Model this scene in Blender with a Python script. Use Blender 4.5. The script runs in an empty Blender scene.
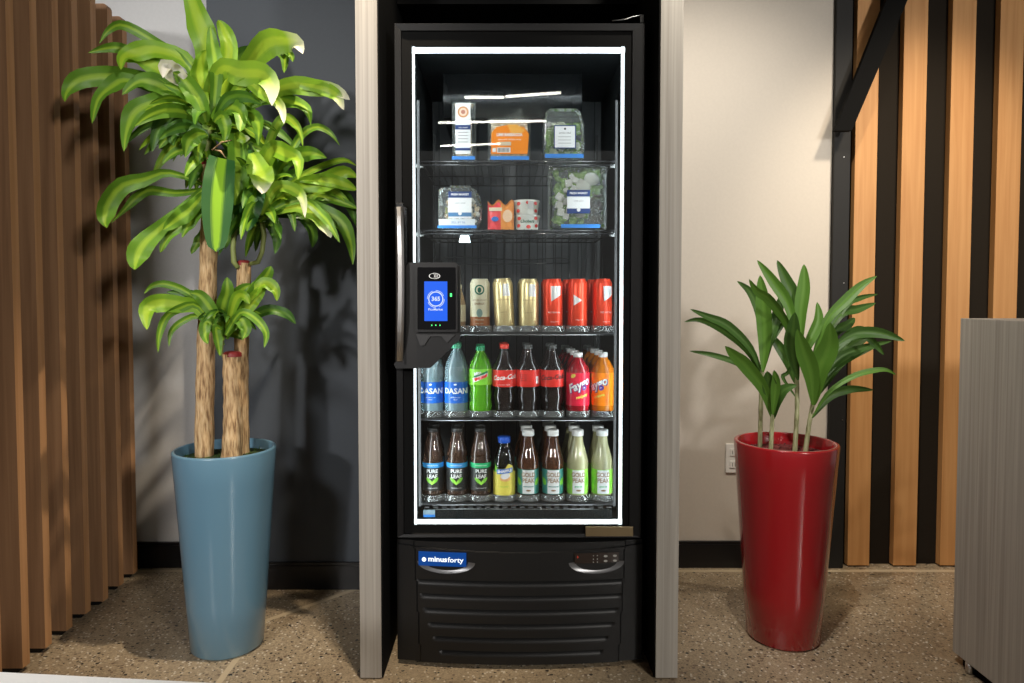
import bpy, bmesh, math, random
from mathutils import Vector, Matrix
random.seed(7)
S = bpy.context.scene
COL = S.collection
PI = math.pi

# ------------------------------------------------------------------ camera
EYE = 1.15
PITCH = math.radians(2.1)
FPX = 683.0
PPX, PPY = 506.9, 322.0
cam_d = bpy.data.cameras.new('camera')
cam_d.sensor_width = 36.0
cam_d.lens = FPX * 36.0 / 1024.0
cam_d.shift_x = (512 - PPX) / 1024.0
cam_d.shift_y = (PPY - 341.5) / 1024.0
cam_d.clip_start = 0.05
cam = bpy.data.objects.new('camera', cam_d)
cam.location = (0, 0, EYE)
cam.rotation_euler = (PI / 2 - PITCH, 0, 0)
COL.objects.link(cam)
S.camera = cam

# ------------------------------------------------------------------ world, exposure
S.view_settings.view_transform = 'Standard'
S.view_settings.look = 'None'
S.view_settings.gamma = 1.0
S.view_settings.use_curve_mapping = False
S.view_settings.exposure = 0.0
wd = bpy.data.worlds.new('world')
S.world = wd
wd.use_nodes = True
wd.node_tree.nodes['Background'].inputs[0].default_value = (1.0, 0.96, 0.9, 1)
wd.node_tree.nodes['Background'].inputs[1].default_value = 0.22
S.cycles.sample_clamp_indirect = 6.0
S.cycles.caustics_reflective = False
S.cycles.caustics_refractive = False
S.cycles.max_bounces = 12
S.cycles.transparent_max_bounces = 24

# ------------------------------------------------------------------ lamps
def spot(name, loc, target, power, color, size=1.2, blend=0.6, radius=0.05):
    l = bpy.data.lights.new(name, 'SPOT')
    l.energy = power; l.color = color; l.spot_size = size; l.spot_blend = blend
    l.shadow_soft_size = radius
    o = bpy.data.objects.new(name, l)
    o.location = loc
    o.rotation_euler = (Vector(target) - Vector(loc)).to_track_quat('-Z', 'Y').to_euler()
    COL.objects.link(o)
    return o
WARM = (1.0, 0.84, 0.64)
NEUT = (1.0, 0.955, 0.89)
COOL = (1.0, 0.97, 0.94)
spot('track_spot', (-2.5, -2.9, 2.45), (-1.05, 2.6, 1.15), 420, COOL, 0.62, 0.6, 0.14)
spot('ceiling_or_fill_spot', (-1.6, -1.0, 2.9), (-1.2, 2.9, 1.2), 215, COOL, 0.8, 0.7, 0.22)
spot('track_spot', (2.9, -2.8, 2.5), (0.1, 2.6, 0.9), 500, NEUT, 1.2, 0.7, 0.26)
spot('ceiling_or_fill_spot', (-0.34, 1.85, 2.85), (-0.75, 2.35, 0.4), 190, WARM, 0.9, 0.6, 0.02)
spot('ceiling_or_fill_spot', (0.2, 1.0, 2.85), (1.41, 1.9, 0.55), 115, NEUT, 0.75, 0.8, 0.04)  # fill lamp added to brighten the counter side, not a known fitting
spot('ceiling_or_fill_spot', (-0.9, 0.3, 2.85), (-0.7, 0.55, 0.74), 120, NEUT, 0.5, 0.8, 0.05)  # fill lamp added over the table to whiten its top
spot('ceiling_or_fill_spot', (1.75, 1.75, 2.85), (1.7, 2.95, 1.2), 130, WARM, 1.0, 0.9, 0.08)
spot('ceiling_or_fill_spot', (0.62, 1.6, 2.85), (0.8, 2.9, 1.2), 105, (1.0, 0.92, 0.8), 1.3, 0.9, 0.04)

# ------------------------------------------------------------------ helpers
def W(px, py, Y):
    """world point on the plane y = Y that the photograph shows at pixel px, py"""
    u = PPY - py
    dy = FPX * math.cos(PITCH) + u * math.sin(PITCH)
    dz = -FPX * math.sin(PITCH) + u * math.cos(PITCH)
    k = Y / dy
    return Vector(((px - PPX) * k, Y, EYE + dz * k))

def G(px, py, z=0.0):
    u = PPY - py
    dy = FPX * math.cos(PITCH) + u * math.sin(PITCH)
    dz = -FPX * math.sin(PITCH) + u * math.cos(PITCH)
    k = (z - EYE) / dz
    return Vector(((px - PPX) * k, dy * k, z))

def mat(name, color, rough=0.5, metal=0.0, trans=0.0, emit=None, estr=0.0, coat=0.0, ior=1.45, spec=0.5, sub=0.0):
    m = bpy.data.materials.new(name)
    m.use_nodes = True
    b = m.node_tree.nodes['Principled BSDF']
    b.inputs['Base Color'].default_value = (*color, 1)
    b.inputs['Roughness'].default_value = rough
    b.inputs['Metallic'].default_value = metal
    b.inputs['Transmission Weight'].default_value = trans
    b.inputs['Coat Weight'].default_value = coat
    b.inputs['Coat Roughness'].default_value = 0.05
    b.inputs['IOR'].default_value = ior
    b.inputs['Specular IOR Level'].default_value = spec
    if emit:
        b.inputs['Emission Color'].default_value = (*emit, 1)
        b.inputs['Emission Strength'].default_value = estr
    return m

class NT:
    def __init__(s, m): s.t = m.node_tree; s.b = s.t.nodes['Principled BSDF']
    def n(s, kind, **kw):
        x = s.t.nodes.new(kind)
        for k, v in kw.items(): setattr(x, k, v)
        return x
    def l(s, a, b): s.t.links.new(a, b)

def ramp(nt, stops, interp='LINEAR'):
    r = nt.n('ShaderNodeValToRGB')
    r.color_ramp.interpolation = interp
    e = r.color_ramp.elements
    while len(e) < len(stops): e.new(0.5)
    for i, (p, c) in enumerate(stops):
        e[i].position = p; e[i].color = (*c, 1)
    return r

def grain(name, c1, c2, sc=(60, 60, 1.6), rough=0.5, bump=0.05, spec=0.4):
    """streaked material, grain running along z"""
    m = mat(name, c1, rough, spec=spec)
    nt = NT(m)
    tc = nt.n('ShaderNodeTexCoord'); mp = nt.n('ShaderNodeMapping')
    mp.inputs['Scale'].default_value = sc
    geo = nt.n('ShaderNodeNewGeometry')
    nt.l(geo.outputs['Position'], mp.inputs['Vector'])
    no = nt.n('ShaderNodeTexNoise'); no.inputs['Scale'].default_value = 1.0
    no.inputs['Detail'].default_value = 5; no.inputs['Distortion'].default_value = 0.6
    nt.l(mp.outputs[0], no.inputs['Vector'])
    r = ramp(nt, [(0.3, c1), (0.7, c2)])
    nt.l(no.outputs['Fac'], r.inputs[0])
    nt.l(r.outputs[0], nt.b.inputs['Base Color'])
    bp = nt.n('ShaderNodeBump'); bp.inputs['Strength'].default_value = bump; bp.inputs['Distance'].default_value = 0.002
    nt.l(no.outputs['Fac'], bp.inputs['Height']); nt.l(bp.outputs[0], nt.b.inputs['Normal'])
    return m

def painted(name, color, rough=0.7, var=0.015, spec=0.4):
    m = mat(name, color, rough, spec=spec)
    nt = NT(m)
    geo = nt.n('ShaderNodeNewGeometry')
    no = nt.n('ShaderNodeTexNoise'); no.inputs['Scale'].default_value = 90; no.inputs['Detail'].default_value = 3
    nt.l(geo.outputs['Position'], no.inputs['Vector'])
    r = ramp(nt, [(0.35, tuple(c * (1 - var) for c in color)), (0.65, tuple(min(1, c * (1 + var)) for c in color))])
    nt.l(no.outputs['Fac'], r.inputs[0]); nt.l(r.outputs[0], nt.b.inputs['Base Color'])
    bp = nt.n('ShaderNodeBump'); bp.inputs['Strength'].default_value = 0.04; bp.inputs['Distance'].default_value = 0.001
    nt.l(no.outputs['Fac'], bp.inputs['Height']); nt.l(bp.outputs[0], nt.b.inputs['Normal'])
    return m

def pane_mat(name, tint=(1, 1, 1), refl=1.0, rough=0.0, haze=0.0, hazecol=(0.8, 0.8, 0.8), ior=1.45):
    """thin clear sheet: see-through, with the mirror gloss of glass or clear plastic"""
    m = bpy.data.materials.new(name); m.use_nodes = True
    t = m.node_tree; t.nodes.remove(t.nodes['Principled BSDF'])
    out = t.nodes['Material Output']
    tr = t.nodes.new('ShaderNodeBsdfTransparent'); tr.inputs[0].default_value = (*tint, 1)
    gl = t.nodes.new('ShaderNodeBsdfGlossy'); gl.inputs['Roughness'].default_value = rough
    gl.inputs['Color'].default_value = (refl, refl, refl, 1)
    fr = t.nodes.new('ShaderNodeFresnel'); fr.inputs[0].default_value = ior
    mx = t.nodes.new('ShaderNodeMixShader')
    t.links.new(fr.outputs[0], mx.inputs[0])
    src = tr.outputs[0]
    if haze > 0:
        df = t.nodes.new('ShaderNodeBsdfDiffuse'); df.inputs[0].default_value = (*hazecol, 1)
        m2 = t.nodes.new('ShaderNodeMixShader'); m2.inputs[0].default_value = haze
        t.links.new(tr.outputs[0], m2.inputs[1]); t.links.new(df.outputs[0], m2.inputs[2])
        src = m2.outputs[0]
    t.links.new(src, mx.inputs[1]); t.links.new(gl.outputs[0], mx.inputs[2])
    t.links.new(mx.outputs[0], out.inputs[0])
    return m

WL = {}
def wl(o): return WL.get(o.name, Vector((0, 0, 0)))

class MB:
    def __init__(s): s.v = []; s.f = []; s.m = []; s.sm = []; s.uv = {}; s.cur = None
    def add(s, vs, fs, m, smooth=False, uvs=None):
        o = len(s.v)
        s.v += [tuple(p) for p in vs]
        for i, f in enumerate(fs):
            s.f.append(tuple(o + k for k in f)); s.m.append(m); s.sm.append(smooth)
        if uvs:
            for i, u in enumerate(uvs): s.uv[o + i] = u
        return s
    def box(s, x0, x1, y0, y1, z0, z1, m, b=0.0):
        if b <= 0:
            vs = [(x, y, z) for x in (x0, x1) for y in (y0, y1) for z in (z0, z1)]
            fs = [(0, 1, 3, 2), (4, 6, 7, 5), (0, 4, 5, 1), (2, 3, 7, 6), (0, 2, 6, 4), (1, 5, 7, 3)]
            return s.add(vs, fs, m)
        bm = bmesh.new(); bmesh.ops.create_cube(bm, size=1)
        for v in bm.verts:
            v.co = Vector(((x0 + x1) / 2 + v.co.x * (x1 - x0), (y0 + y1) / 2 + v.co.y * (y1 - y0), (z0 + z1) / 2 + v.co.z * (z1 - z0)))
        bmesh.ops.bevel(bm, geom=bm.edges[:], offset=b, segments=2, profile=0.5, affect='EDGES')
        s.bm(bm, m)
        return s
    def bm(s, bm, m, smooth=False, mtx=None):
        bm.verts.index_update()
        vs = [(mtx @ v.co if mtx else v.co.copy()) for v in bm.verts]
        s.add(vs, [tuple(v.index for v in f.verts) for f in bm.faces], m, smooth)
        bm.free(); return s
    def lathe(s, prof, c, m, seg=24, smooth=True, sx=1.0, sy=1.0, a0=0.0, a1=2 * PI, sq=0.0):
        full = abs(a1 - a0 - 2 * PI) < 1e-6
        n = seg if full else seg + 1
        vs = []
        for (r, z) in prof:
            for i in range(n):
                a = a0 + (a1 - a0) * i / seg
                k = 1.0
                if sq: k = 1 + sq * (abs(math.sin(2 * a)) - 0.5)
                vs.append((c[0] + r * k * math.cos(a) * sx, c[1] + r * k * math.sin(a) * sy, c[2] + z))
        fs = []
        for j in range(len(prof) - 1):
            for i in range(seg):
                i2 = (i + 1) % n if full else i + 1
                fs.append((j * n + i, j * n + i2, (j + 1) * n + i2, (j + 1) * n + i))
        s.add(vs, fs, m, smooth)
        return s
    def tube(s, pts, r, m, seg=8, cap=True, smooth=True):
        pts = [Vector(p) for p in pts]
        n = len(pts)
        rs = r if isinstance(r, (list, tuple)) else [r] * n
        vs = []
        up = None
        for i, p in enumerate(pts):
            t = (pts[min(i + 1, n - 1)] - pts[max(i - 1, 0)]).normalized()
            if up is None:
                up = Vector((0, 0, 1)) if abs(t.z) < 0.9 else Vector((0, 1, 0))
            a = t.cross(up).normalized(); b = a.cross(t).normalized(); up = b
            for k in range(seg):
                th = 2 * PI * k / seg
                vs.append(p + (a * math.cos(th) + b * math.sin(th)) * rs[i])
        fs = []
        for i in range(n - 1):
            for k in range(seg):
                k2 = (k + 1) % seg
                fs.append((i * seg + k, (i + 1) * seg + k, (i + 1) * seg + k2, i * seg + k2))
        if cap:
            fs.append(tuple(range(seg))); fs.append(tuple((n - 1) * seg + k for k in reversed(range(seg))))
        return s.add(vs, fs, m, smooth)
    def bar(s, a, b, w, h, m):
        """square bar between two points"""
        a, b = Vector(a), Vector(b)
        t = (b - a).normalized(); up = Vector((0, 1, 0))
        x = t.cross(up).normalized(); y = x.cross(t).normalized()
        vs = [p + x * i * w / 2 + y * j * h / 2 for p in (a, b) for i, j in ((-1, -1), (1, -1), (1, 1), (-1, 1))]
        return s.add(vs, [(3, 2, 1, 0), (4, 5, 6, 7), (0, 1, 5, 4), (1, 2, 6, 5), (2, 3, 7, 6), (3, 0, 4, 7)], m)
    def prism(s, poly, y0, y1, m, inset=0.0):
        """polygon in x,z extruded from y0 (front) to y1"""
        n = len(poly)
        vs = [(p[0], y0, p[1]) for p in poly] + [(p[0], y1, p[1]) for p in poly]
        fs = [tuple(range(n)), tuple(reversed(range(n, 2 * n)))]
        for i in range(n):
            j = (i + 1) % n
            fs.append((i, i + n, j + n, j))
        return s.add(vs, fs, m)
    def disc(s, c, rx, rz, m, seg=24, y=None, a0=0, a1=2 * PI):
        vs = [(c[0], c[1], c[2])] + [(c[0] + rx * math.cos(a0 + (a1 - a0) * i / seg), c[1], c[2] + rz * math.sin(a0 + (a1 - a0) * i / seg)) for i in range(seg + 1)]
        return s.add(vs, [(0, i + 1, i + 2) for i in range(seg)], m)
    def text(s, body, size, c, m, shear=0.0, bend=None, bold=0.0, sx=1.0, rot=0.0, arc=0.0):
        """lettering facing -y centred at c; bend = radius of the upright cylinder it lies on (axis at c.x, c.y + bend)"""
        me = text_mesh(body, size, shear, bold)
        cr, sr = math.cos(rot), math.sin(rot)
        vs = []
        for v in me[0]:
            x, z = v[0] * sx, v[1]
            x, z = x * cr - z * sr, x * sr + z * cr
            if bend:
                a = x / bend
                vs.append((c[0] + bend * math.sin(a), c[1] + bend - bend * math.cos(a), c[2] + z))
            else:
                vs.append((c[0] + x, c[1], c[2] + z))
        return s.add(vs, me[1], m)
    def patch(s, r, z0, z1, a0, a1, m, c=(0, 0, 0), seg=20, zf=None):
        """curved patch facing -y on a cylinder about c; angles from the front, in radians"""
        vs = []; fs = []
        for i in range(seg + 1):
            a = a0 + (a1 - a0) * i / seg
            for z in (z0, z1):
                vs.append((c[0] + r * math.sin(a), c[1] - r * math.cos(a), c[2] + z))
        for i in range(seg):
            fs.append((2 * i, 2 * i + 2, 2 * i + 3, 2 * i + 1))
        return s.add(vs, fs, m, True)
    def build(s, name, parent=None, loc=None, mod=None):
        me = bpy.data.meshes.new(name)
        base = Vector(loc) if loc is not None else (wl(parent) if parent else Vector((0, 0, 0)))
        me.from_pydata([tuple(Vector(v) - base) for v in s.v], [], s.f)
        slots = []
        for m in s.m:
            if m not in slots: slots.append(m)
        for m in slots: me.materials.append(m)
        for p, m, sm in zip(me.polygons, s.m, s.sm):
            p.material_index = slots.index(m); p.use_smooth = sm
        if s.uv:
            ul = me.uv_layers.new(name='uv')
            for li, lp in enumerate(me.loops):
                ul.data[li].uv = s.uv.get(lp.vertex_index, (0, 0))
        me.update()
        o = bpy.data.objects.new(name, me)
        COL.objects.link(o)
        if parent:
            o.parent = parent
            o.location = base - wl(parent)
        else:
            o.location = base
        WL[o.name] = base
        if mod: mod(o)
        return o

_tc = {}
def text_mesh(body, size, shear, bold):
    k = (body, round(size, 5), shear, bold)
    if k in _tc: return _tc[k]
    cu = bpy.data.curves.new('lettering', 'FONT')
    cu.body = body; cu.size = size; cu.align_x = 'CENTER'; cu.align_y = 'CENTER'; cu.shear = shear
    cu.resolution_u = 2; cu.offset = bold
    ob = bpy.data.objects.new('lettering', cu)
    me = ob.to_mesh()
    r = ([tuple(v.co) for v in me.vertices], [tuple(p.vertices) for p in me.polygons])
    ob.to_mesh_clear()
    bpy.data.objects.remove(ob); bpy.data.curves.remove(cu)
    _tc[k] = r
    return r

def empty(name, loc=(0, 0, 0)):
    o = bpy.data.objects.new(name, None)
    o.empty_display_size = 0.05
    o.location = loc
    COL.objects.link(o)
    WL[o.name] = Vector(loc)
    return o
def tag(o, label=None, cat=None, group=None, kind=None):
    if label: o['label'] = label
    if cat: o['category'] = cat
    if group: o['group'] = group
    if kind: o['kind'] = kind
    return o
def struct(o): o['kind'] = 'structure'; return o
def plabel(o, t): o['label'] = t; return o

# ------------------------------------------------------------------ materials
M = {}
M['beige'] = painted('beige wall paint', (0.62, 0.57, 0.505))
M['lightgrey'] = painted('light grey wall paint', (0.60, 0.605, 0.61))
M['slate'] = painted('slate wall paint', (0.056, 0.066, 0.080), 0.55)
M['skirt'] = mat('black vinyl skirting', (0.008, 0.008, 0.009), 0.35)
M['black'] = mat('black powder coat', (0.006, 0.006, 0.0065), 0.42, spec=.35)
M['blackmatte'] = mat('matte black board', (0.006, 0.006, 0.006), 0.8, spec=.08)
M['void'] = mat('dull black gasket', (0.004, 0.004, 0.004), 1.0, spec=0.0)
M['backing'] = mat('dark felt backing', (0.020, 0.016, 0.012), 0.9, spec=.1)
M['laminate'] = grain('grey woodgrain laminate', (0.31, 0.285, 0.25), (0.45, 0.42, 0.375), (110, 110, 1.3), 0.5, 0.02)
M['oak'] = grain('warm oak slat', (0.50, 0.24, 0.085), (0.62, 0.33, 0.13), (45, 45, 1.8), 0.45, 0.04)
M['walnut'] = grain('brown wood slat', (0.24, 0.13, 0.068), (0.36, 0.205, 0.11), (50, 50, 1.6), 0.5, 0.04)
M['finedge'] = grain('lighter slat edge', (0.40, 0.20, 0.085), (0.52, 0.28, 0.13), (50, 50, 1.6), 0.5, 0.04)
M['white'] = mat('white laminate', (0.9, 0.9, 0.9), 0.4)
M['whiteplastic'] = mat('white plastic', (0.85, 0.85, 0.83), 0.4)
M['steel'] = mat('brushed steel', (0.62, 0.6, 0.58), 0.3, 1.0)
M['dimsteel'] = mat('zinc steel', (0.35, 0.36, 0.36), 0.35, 1.0)
M['brass'] = mat('bronze plate', (0.42, 0.33, 0.2), 0.35, 1.0)
M['liner'] = mat('black cabinet liner', (0.009, 0.011, 0.012), 0.6, spec=.3)
M['backpanel'] = mat('dark back panel', (0.115, 0.122, 0.128), 0.6, spec=.3)
M['wire'] = mat('black coated wire', (0.02, 0.02, 0.022), 0.3, coat=0.6)
M['led'] = mat('led strip', (1, 1, 1), 0.5, emit=(0.86, 0.96, 1.0), estr=1.9)
M['ledfill'] = mat('added inner fill glow', (1, 1, 1), 0.5, emit=(0.86, 0.96, 1.0), estr=15.0)  # added glow that makes up for the dim visible strips
M['leddot'] = mat('led dot', (1, 1, 1), 0.5, emit=(0.7, 0.9, 1.0), estr=5.0)
M['tubelight'] = mat('linear lamp tube', (1, 1, 1), 0.5, emit=(1.0, 0.95, 0.86), estr=20.0)
M['pane'] = pane_mat('door glass', (0.97, 0.985, 0.98))
M['clear'] = pane_mat('clear packaging plastic', (0.93, 0.95, 0.94), 1.0, 0.08, 0.10, (0.8, 0.88, 0.86), 1.6)
M['acrylic'] = pane_mat('clear acrylic', (0.93, 0.94, 0.94), 1.0, 0.06, 0.16, (0.85, 0.88, 0.88), 1.7)
M['plastic'] = mat('black moulded plastic', (0.009, 0.009, 0.0093), 0.42, spec=.45)
M['greyplastic'] = mat('dark grey moulded plastic', (0.017, 0.017, 0.018), 0.4)
M['tagblue'] = mat('blue shelf tag', (0.04, 0.25, 0.75), 0.4)
M['paper'] = mat('white paper', (0.82, 0.83, 0.84), 0.6)
M['navy'] = mat('navy print', (0.01, 0.04, 0.17), 0.5)
M['ink'] = mat('dark ink', (0.02, 0.02, 0.02), 0.5)
M['greyink'] = mat('grey ink', (0.35, 0.35, 0.37), 0.5)
M['inkwhite'] = mat('white ink', (0.9, 0.9, 0.9), 0.5)

def floor_mat():
    m = mat('polished aggregate concrete', (0.3, 0.24, 0.17), 0.28)
    nt = NT(m)
    geo = nt.n('ShaderNodeNewGeometry')
    P = geo.outputs['Position']
    def vor(sc):
        v = nt.n('ShaderNodeTexVoronoi'); v.inputs['Scale'].default_value = sc; nt.l(P, v.inputs['Vector'])
        sp = nt.n('ShaderNodeSeparateColor'); nt.l(v.outputs['Color'], sp.inputs[0]); return sp, v
    big = nt.n('ShaderNodeTexNoise'); big.inputs['Scale'].default_value = 3.0; big.inputs['Detail'].default_value = 6
    nt.l(P, big.inputs['Vector'])
    base = ramp(nt, [(0.3, (0.27, 0.208, 0.138)), (0.7, (0.40, 0.325, 0.225))])
    nt.l(big.outputs['Fac'], base.inputs[0])
    def spots(sc, rad, thr, ch):
        sp_, v_ = vor(sc)
        a_ = nt.n('ShaderNodeMath', operation='LESS_THAN'); nt.l(v_.outputs['Distance'], a_.inputs[0]); a_.inputs[1].default_value = rad
        c_ = nt.n('ShaderNodeMath', operation='GREATER_THAN'); nt.l(sp_.outputs[ch], c_.inputs[0]); c_.inputs[1].default_value = thr
        d_ = nt.n('ShaderNodeMath', operation='MULTIPLY'); nt.l(a_.outputs[0], d_.inputs[0]); nt.l(c_.outputs[0], d_.inputs[1])
        return d_.outputs[0]
    def over(prev, fac, col):
        m_ = nt.n('ShaderNodeMix', data_type='RGBA'); nt.l(fac, m_.inputs[0]); nt.l(prev, m_.inputs[6]); m_.inputs[7].default_value = (*col, 1)
        return m_.outputs[2]
    s1, v1 = vor(210)
    r1 = ramp(nt, [(0.0, (0.62, 0.58, 0.52)), (0.2, (0.9, 0.88, 0.85)), (0.6, (1.08, 1.05, 1.0)), (0.85, (1.3, 1.27, 1.2))], 'CONSTANT')
    nt.l(s1.outputs[0], r1.inputs[0])
    m2 = nt.n('ShaderNodeMix', data_type='RGBA', blend_type='MULTIPLY'); m2.inputs[0].default_value = 0.75
    nt.l(base.outputs[0], m2.inputs[6]); nt.l(r1.outputs[0], m2.inputs[7])
    cur = m2.outputs[2]
    cur = over(cur, spots(75, .42, .86, 1), (.17, .12, .08))
    cur = over(cur, spots(95, .34, .88, 2), (.62, .55, .44))
    cur = over(cur, spots(110, .36, .86, 0), (.035, .03, .025))
    cur = over(cur, spots(48, .26, .88, 1), (.03, .026, .022))
    # saw-cut joints
    sx = nt.n('ShaderNodeSeparateXYZ'); nt.l(P, sx.inputs[0])
    def mth(op, a, b=None, c=None):
        x = nt.n('ShaderNodeMath', operation=op)
        for i, q in enumerate((a, b, c)):
            if q is None: continue
            if isinstance(q, (int, float)): x.inputs[i].default_value = q
            else: nt.l(q, x.inputs[i])
        return x.outputs[0]
    X, Y = sx.outputs[0], sx.outputs[1]
    def near(val, w): return mth('LESS_THAN', mth('ABSOLUTE', val), w)
    jA = near(mth('SUBTRACT', Y, 2.83), 0.012)
    jB = mth('MULTIPLY', near(mth('ADD', X, 0.86), 0.010), mth('LESS_THAN', Y, 2.38))
    diag = mth('MULTIPLY', mth('SUBTRACT', mth('SUBTRACT', Y, 2.385), mth('MULTIPLY', mth('ADD', X, 0.86), 1.0)), 0.707)
    jC = mth('MULTIPLY', near(diag, 0.011), mth('GREATER_THAN', X, -0.86))
    j = mth('MAXIMUM', jA, mth('MAXIMUM', jB, mth('MULTIPLY', jC, mth('LESS_THAN', X, -0.4))))
    m3 = nt.n('ShaderNodeMix', data_type='RGBA'); nt.l(j, m3.inputs[0]); nt.l(cur, m3.inputs[6])
    m3.inputs[7].default_value = (0.52, 0.42, 0.28, 1)
    nt.l(m3.outputs[2], nt.b.inputs['Base Color'])
    rr = nt.n('ShaderNodeMapRange'); nt.l(big.outputs['Fac'], rr.inputs[0])
    rr.inputs[3].default_value = 0.22; rr.inputs[4].default_value = 0.38
    nt.l(rr.outputs[0], nt.b.inputs['Roughness'])
    return m
M['floor'] = floor_mat()

# ------------------------------------------------------------------ the room
YW = G(700, 566.5).y      # back wall
YD = G(300, 588).y      # dark projecting wall
YPIL = G(370, 679.3).y
b = MB(); b.box(-4, 4, -5, YW + 0.15, -0.1, 0, M['floor']); struct(b.build('floor'))
b = MB(); b.box(-4, 4, -5, YW + 0.15, 3.1, 3.2, M['blackmatte']); struct(b.build('ceiling'))
XD0 = W(211, 300, YD).x
NL = W(370, 300, YPIL).x
# back wall in its painted stretches
XB = W(832, 300, YW).x
b = MB(); b.box(-1.75, XD0 + 0.05, YW, YW + 0.1, 0, 3.1, M['lightgrey']); struct(b.build('wall_back'))
b = MB(); b.box(XD0, -0.40, YD, YW, 0, 3.1, M['slate']); struct(b.build('wall_recess'))
b = MB(); b.box(0.49, XB, YW, YW + 0.1, 0, 3.1, M['beige']); struct(b.build('wall_right'))
b = MB(); b.box(XB, 2.9, YW + 0.03, YW + 0.15, 0, 3.1, M['backing']); struct(b.build('wall_panel'))
b = MB(); b.box(-1.85, -1.66, 0.2, YW + 0.1, 0, 2.25, M['walnut']); struct(b.build('wall_left'))
pr1x = W(680.7, 340, YPIL).x + .001
def skirting(name, x0, x1, y, zt):
    b = MB(); b.box(x0, x1, y - 0.012, y, 0, zt, M['skirt']); b.box(x0, x1, y - 0.016, y - 0.012, 0, zt - 0.012, M['skirt'])
    struct(b.build(name))
skirting('baseboard_left', -1.62, XD0, YW, W(160, 541.5, YW).z)
skirting('baseboard_middle', XD0 + 0.001, NL - 0.03, YD, W(300, 561.5, YD).z)
skirting('baseboard_right', pr1x, XB, YW, W(700, 540.5, YW).z)

# niche around the cooler
ZT = 2.62
pl0, pl1 = W(357.6, 340, YPIL).x, W(379.3, 340, YPIL).x
pr0, pr1 = W(658.3, 340, YPIL).x, W(680.7, 340, YPIL).x
b = MB(); b.box(pl0, pl1, YPIL, YD - 0.001, 0.004, ZT, M['laminate'], 0.001)
b.box(pl1, pl1 + 0.004, YPIL + .004, YW - 0.06, 0.004, ZT, M['blackmatte'])
struct(b.build('trim_1'))
b = MB(); b.box(pr0, pr1, YPIL, YW - 0.001, 0.004, ZT, M['laminate'], 0.001)
b.box(pr0 - 0.004, pr0, YPIL + .004, YW - 0.06, 0.004, ZT, M['blackmatte'])
struct(b.build('trim_2'))
b = MB(); b.box(pl1 + 0.004, pr0 - 0.004, YW - 0.05, YW + 0.05, 0, ZT, mat('brown niche board', (0.055, 0.04, 0.03), 0.6)); struct(b.build('wall_niche'))
b = MB(); b.box(pl1 + 0.005, pr0 - 0.005, 2.35, YW - 0.06, W(500, 4, 2.35).z, W(500, 4, 2.35).z + 0.03, M['blackmatte'])
for px in (409, 592):
    p = W(px, 14, 2.90)
struct(b.build('trim_3'))
for px in (409, 592):
    p = W(px, 13.5, YW - 0.052); b = MB(); b.lathe([(0, -0.003), (0.009, -0.003), (0.009, 0.003), (0, 0.003)], (0, 0, 0), M['brass'], 12)
    o = b.build('niche_screw', loc=(0, 0, 0)); o.rotation_euler = (PI / 2, 0, 0); o.location = (p.x, YW - 0.054, p.z)
    tag(o, 'small brass screw head at the back of the niche above the cooler, ' + ('left one' if px < 500 else 'right one'), 'screw', 'screws above the cooler')

# right slatted wall: black post, oak slats, slanting black bar
for i, (a, c) in enumerate([(852.4, 874.4), (898.8, 922.0), (946.2, 969.6), (993.4, 1017), (1039.5, 1063), (1087, 1110.5)]):
    x0, x1 = W(a, 300, YW - 0.005).x, W(c, 300, YW - 0.005).x
    b = MB(); b.box(x0, x1, YW - 0.005, YW + 0.027, 0.006, 3.05, M['oak'], 0.0015)
    o = b.build('wood_slat', loc=((x0 + x1) / 2, YW, 0))
    tag(o, ['light oak wall slat nearest the beige wall, behind the red planter', 'light oak wall slat, second from the beige wall', 'light oak wall slat, third from the beige wall, its foot beside the grey counter',
            'light oak wall slat, fourth from the beige wall, at the right edge above the counter', 'light oak wall slat beyond the right edge', 'light oak wall slat furthest beyond the right edge'][i], 'wall slat', 'oak slats on the black wall')
x0, x1 = W(834, 300, YW - 0.04).x, W(851, 300, YW - 0.04).x
zp = W(842, 131, YW - 0.06).z
b = MB(); b.box(x0, x1 - 0.002, YW - 0.02, YW + 0.028, 0.0, zp - 0.01, M['backing'], 0.002)
post_m = mat('black steel post', (0.018, 0.0175, 0.017), 0.5, spec=.25); b = MB()
b.box(x0, x1 - 0.003, YW - 0.02, YW + 0.028, 0.0, 3.05, post_m, 0.0015)
b.box(XB + .001, x0 - 0.001, YW - 0.006, YW + 0.028, 0.0, 3.05, M['skirt'])
for (px, py) in ((844, 157), (844, 283), (842.5, 420)):
    p = W(px, py, YW - 0.022); b.lathe([(0, 0), (0.003, 0.0)], (p.x, p.y, p.z), M['steel'], 8)
    b.box(p.x - 0.002, p.x + 0.002, YW - 0.0225, YW - 0.02, p.z - 0.002, p.z + 0.002, M['steel'])
o = b.build('edge_post', loc=((x0 + x1) / 2, YW, 0)); tag(o, 'narrow black upright post where beige wall meets the slatted wall', 'post')
a0, a1 = W(835, 130.5, YW - 0.1), W(852, 130.5, YW - 0.1)
b0, b1 = W(887.5, -3, YW - 0.1), W(909, -3, YW - 0.1)
e = 1.5
b0 = a0 + (b0 - a0) * e; b1 = a1 + (b1 - a1) * e
b = MB(); b.prism([(a0.x, a0.z), (a1.x, a1.z), (b1.x, b1.z), (b0.x, b0.z)], YW - 0.10, YW - 0.075, M['blackmatte'])
o = b.build('slanted_bar', loc=(a0.x, YW - 0.07, a0.z)); tag(o, 'thick black bar slanting up to the right across the top of the oak slats', 'beam')

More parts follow.
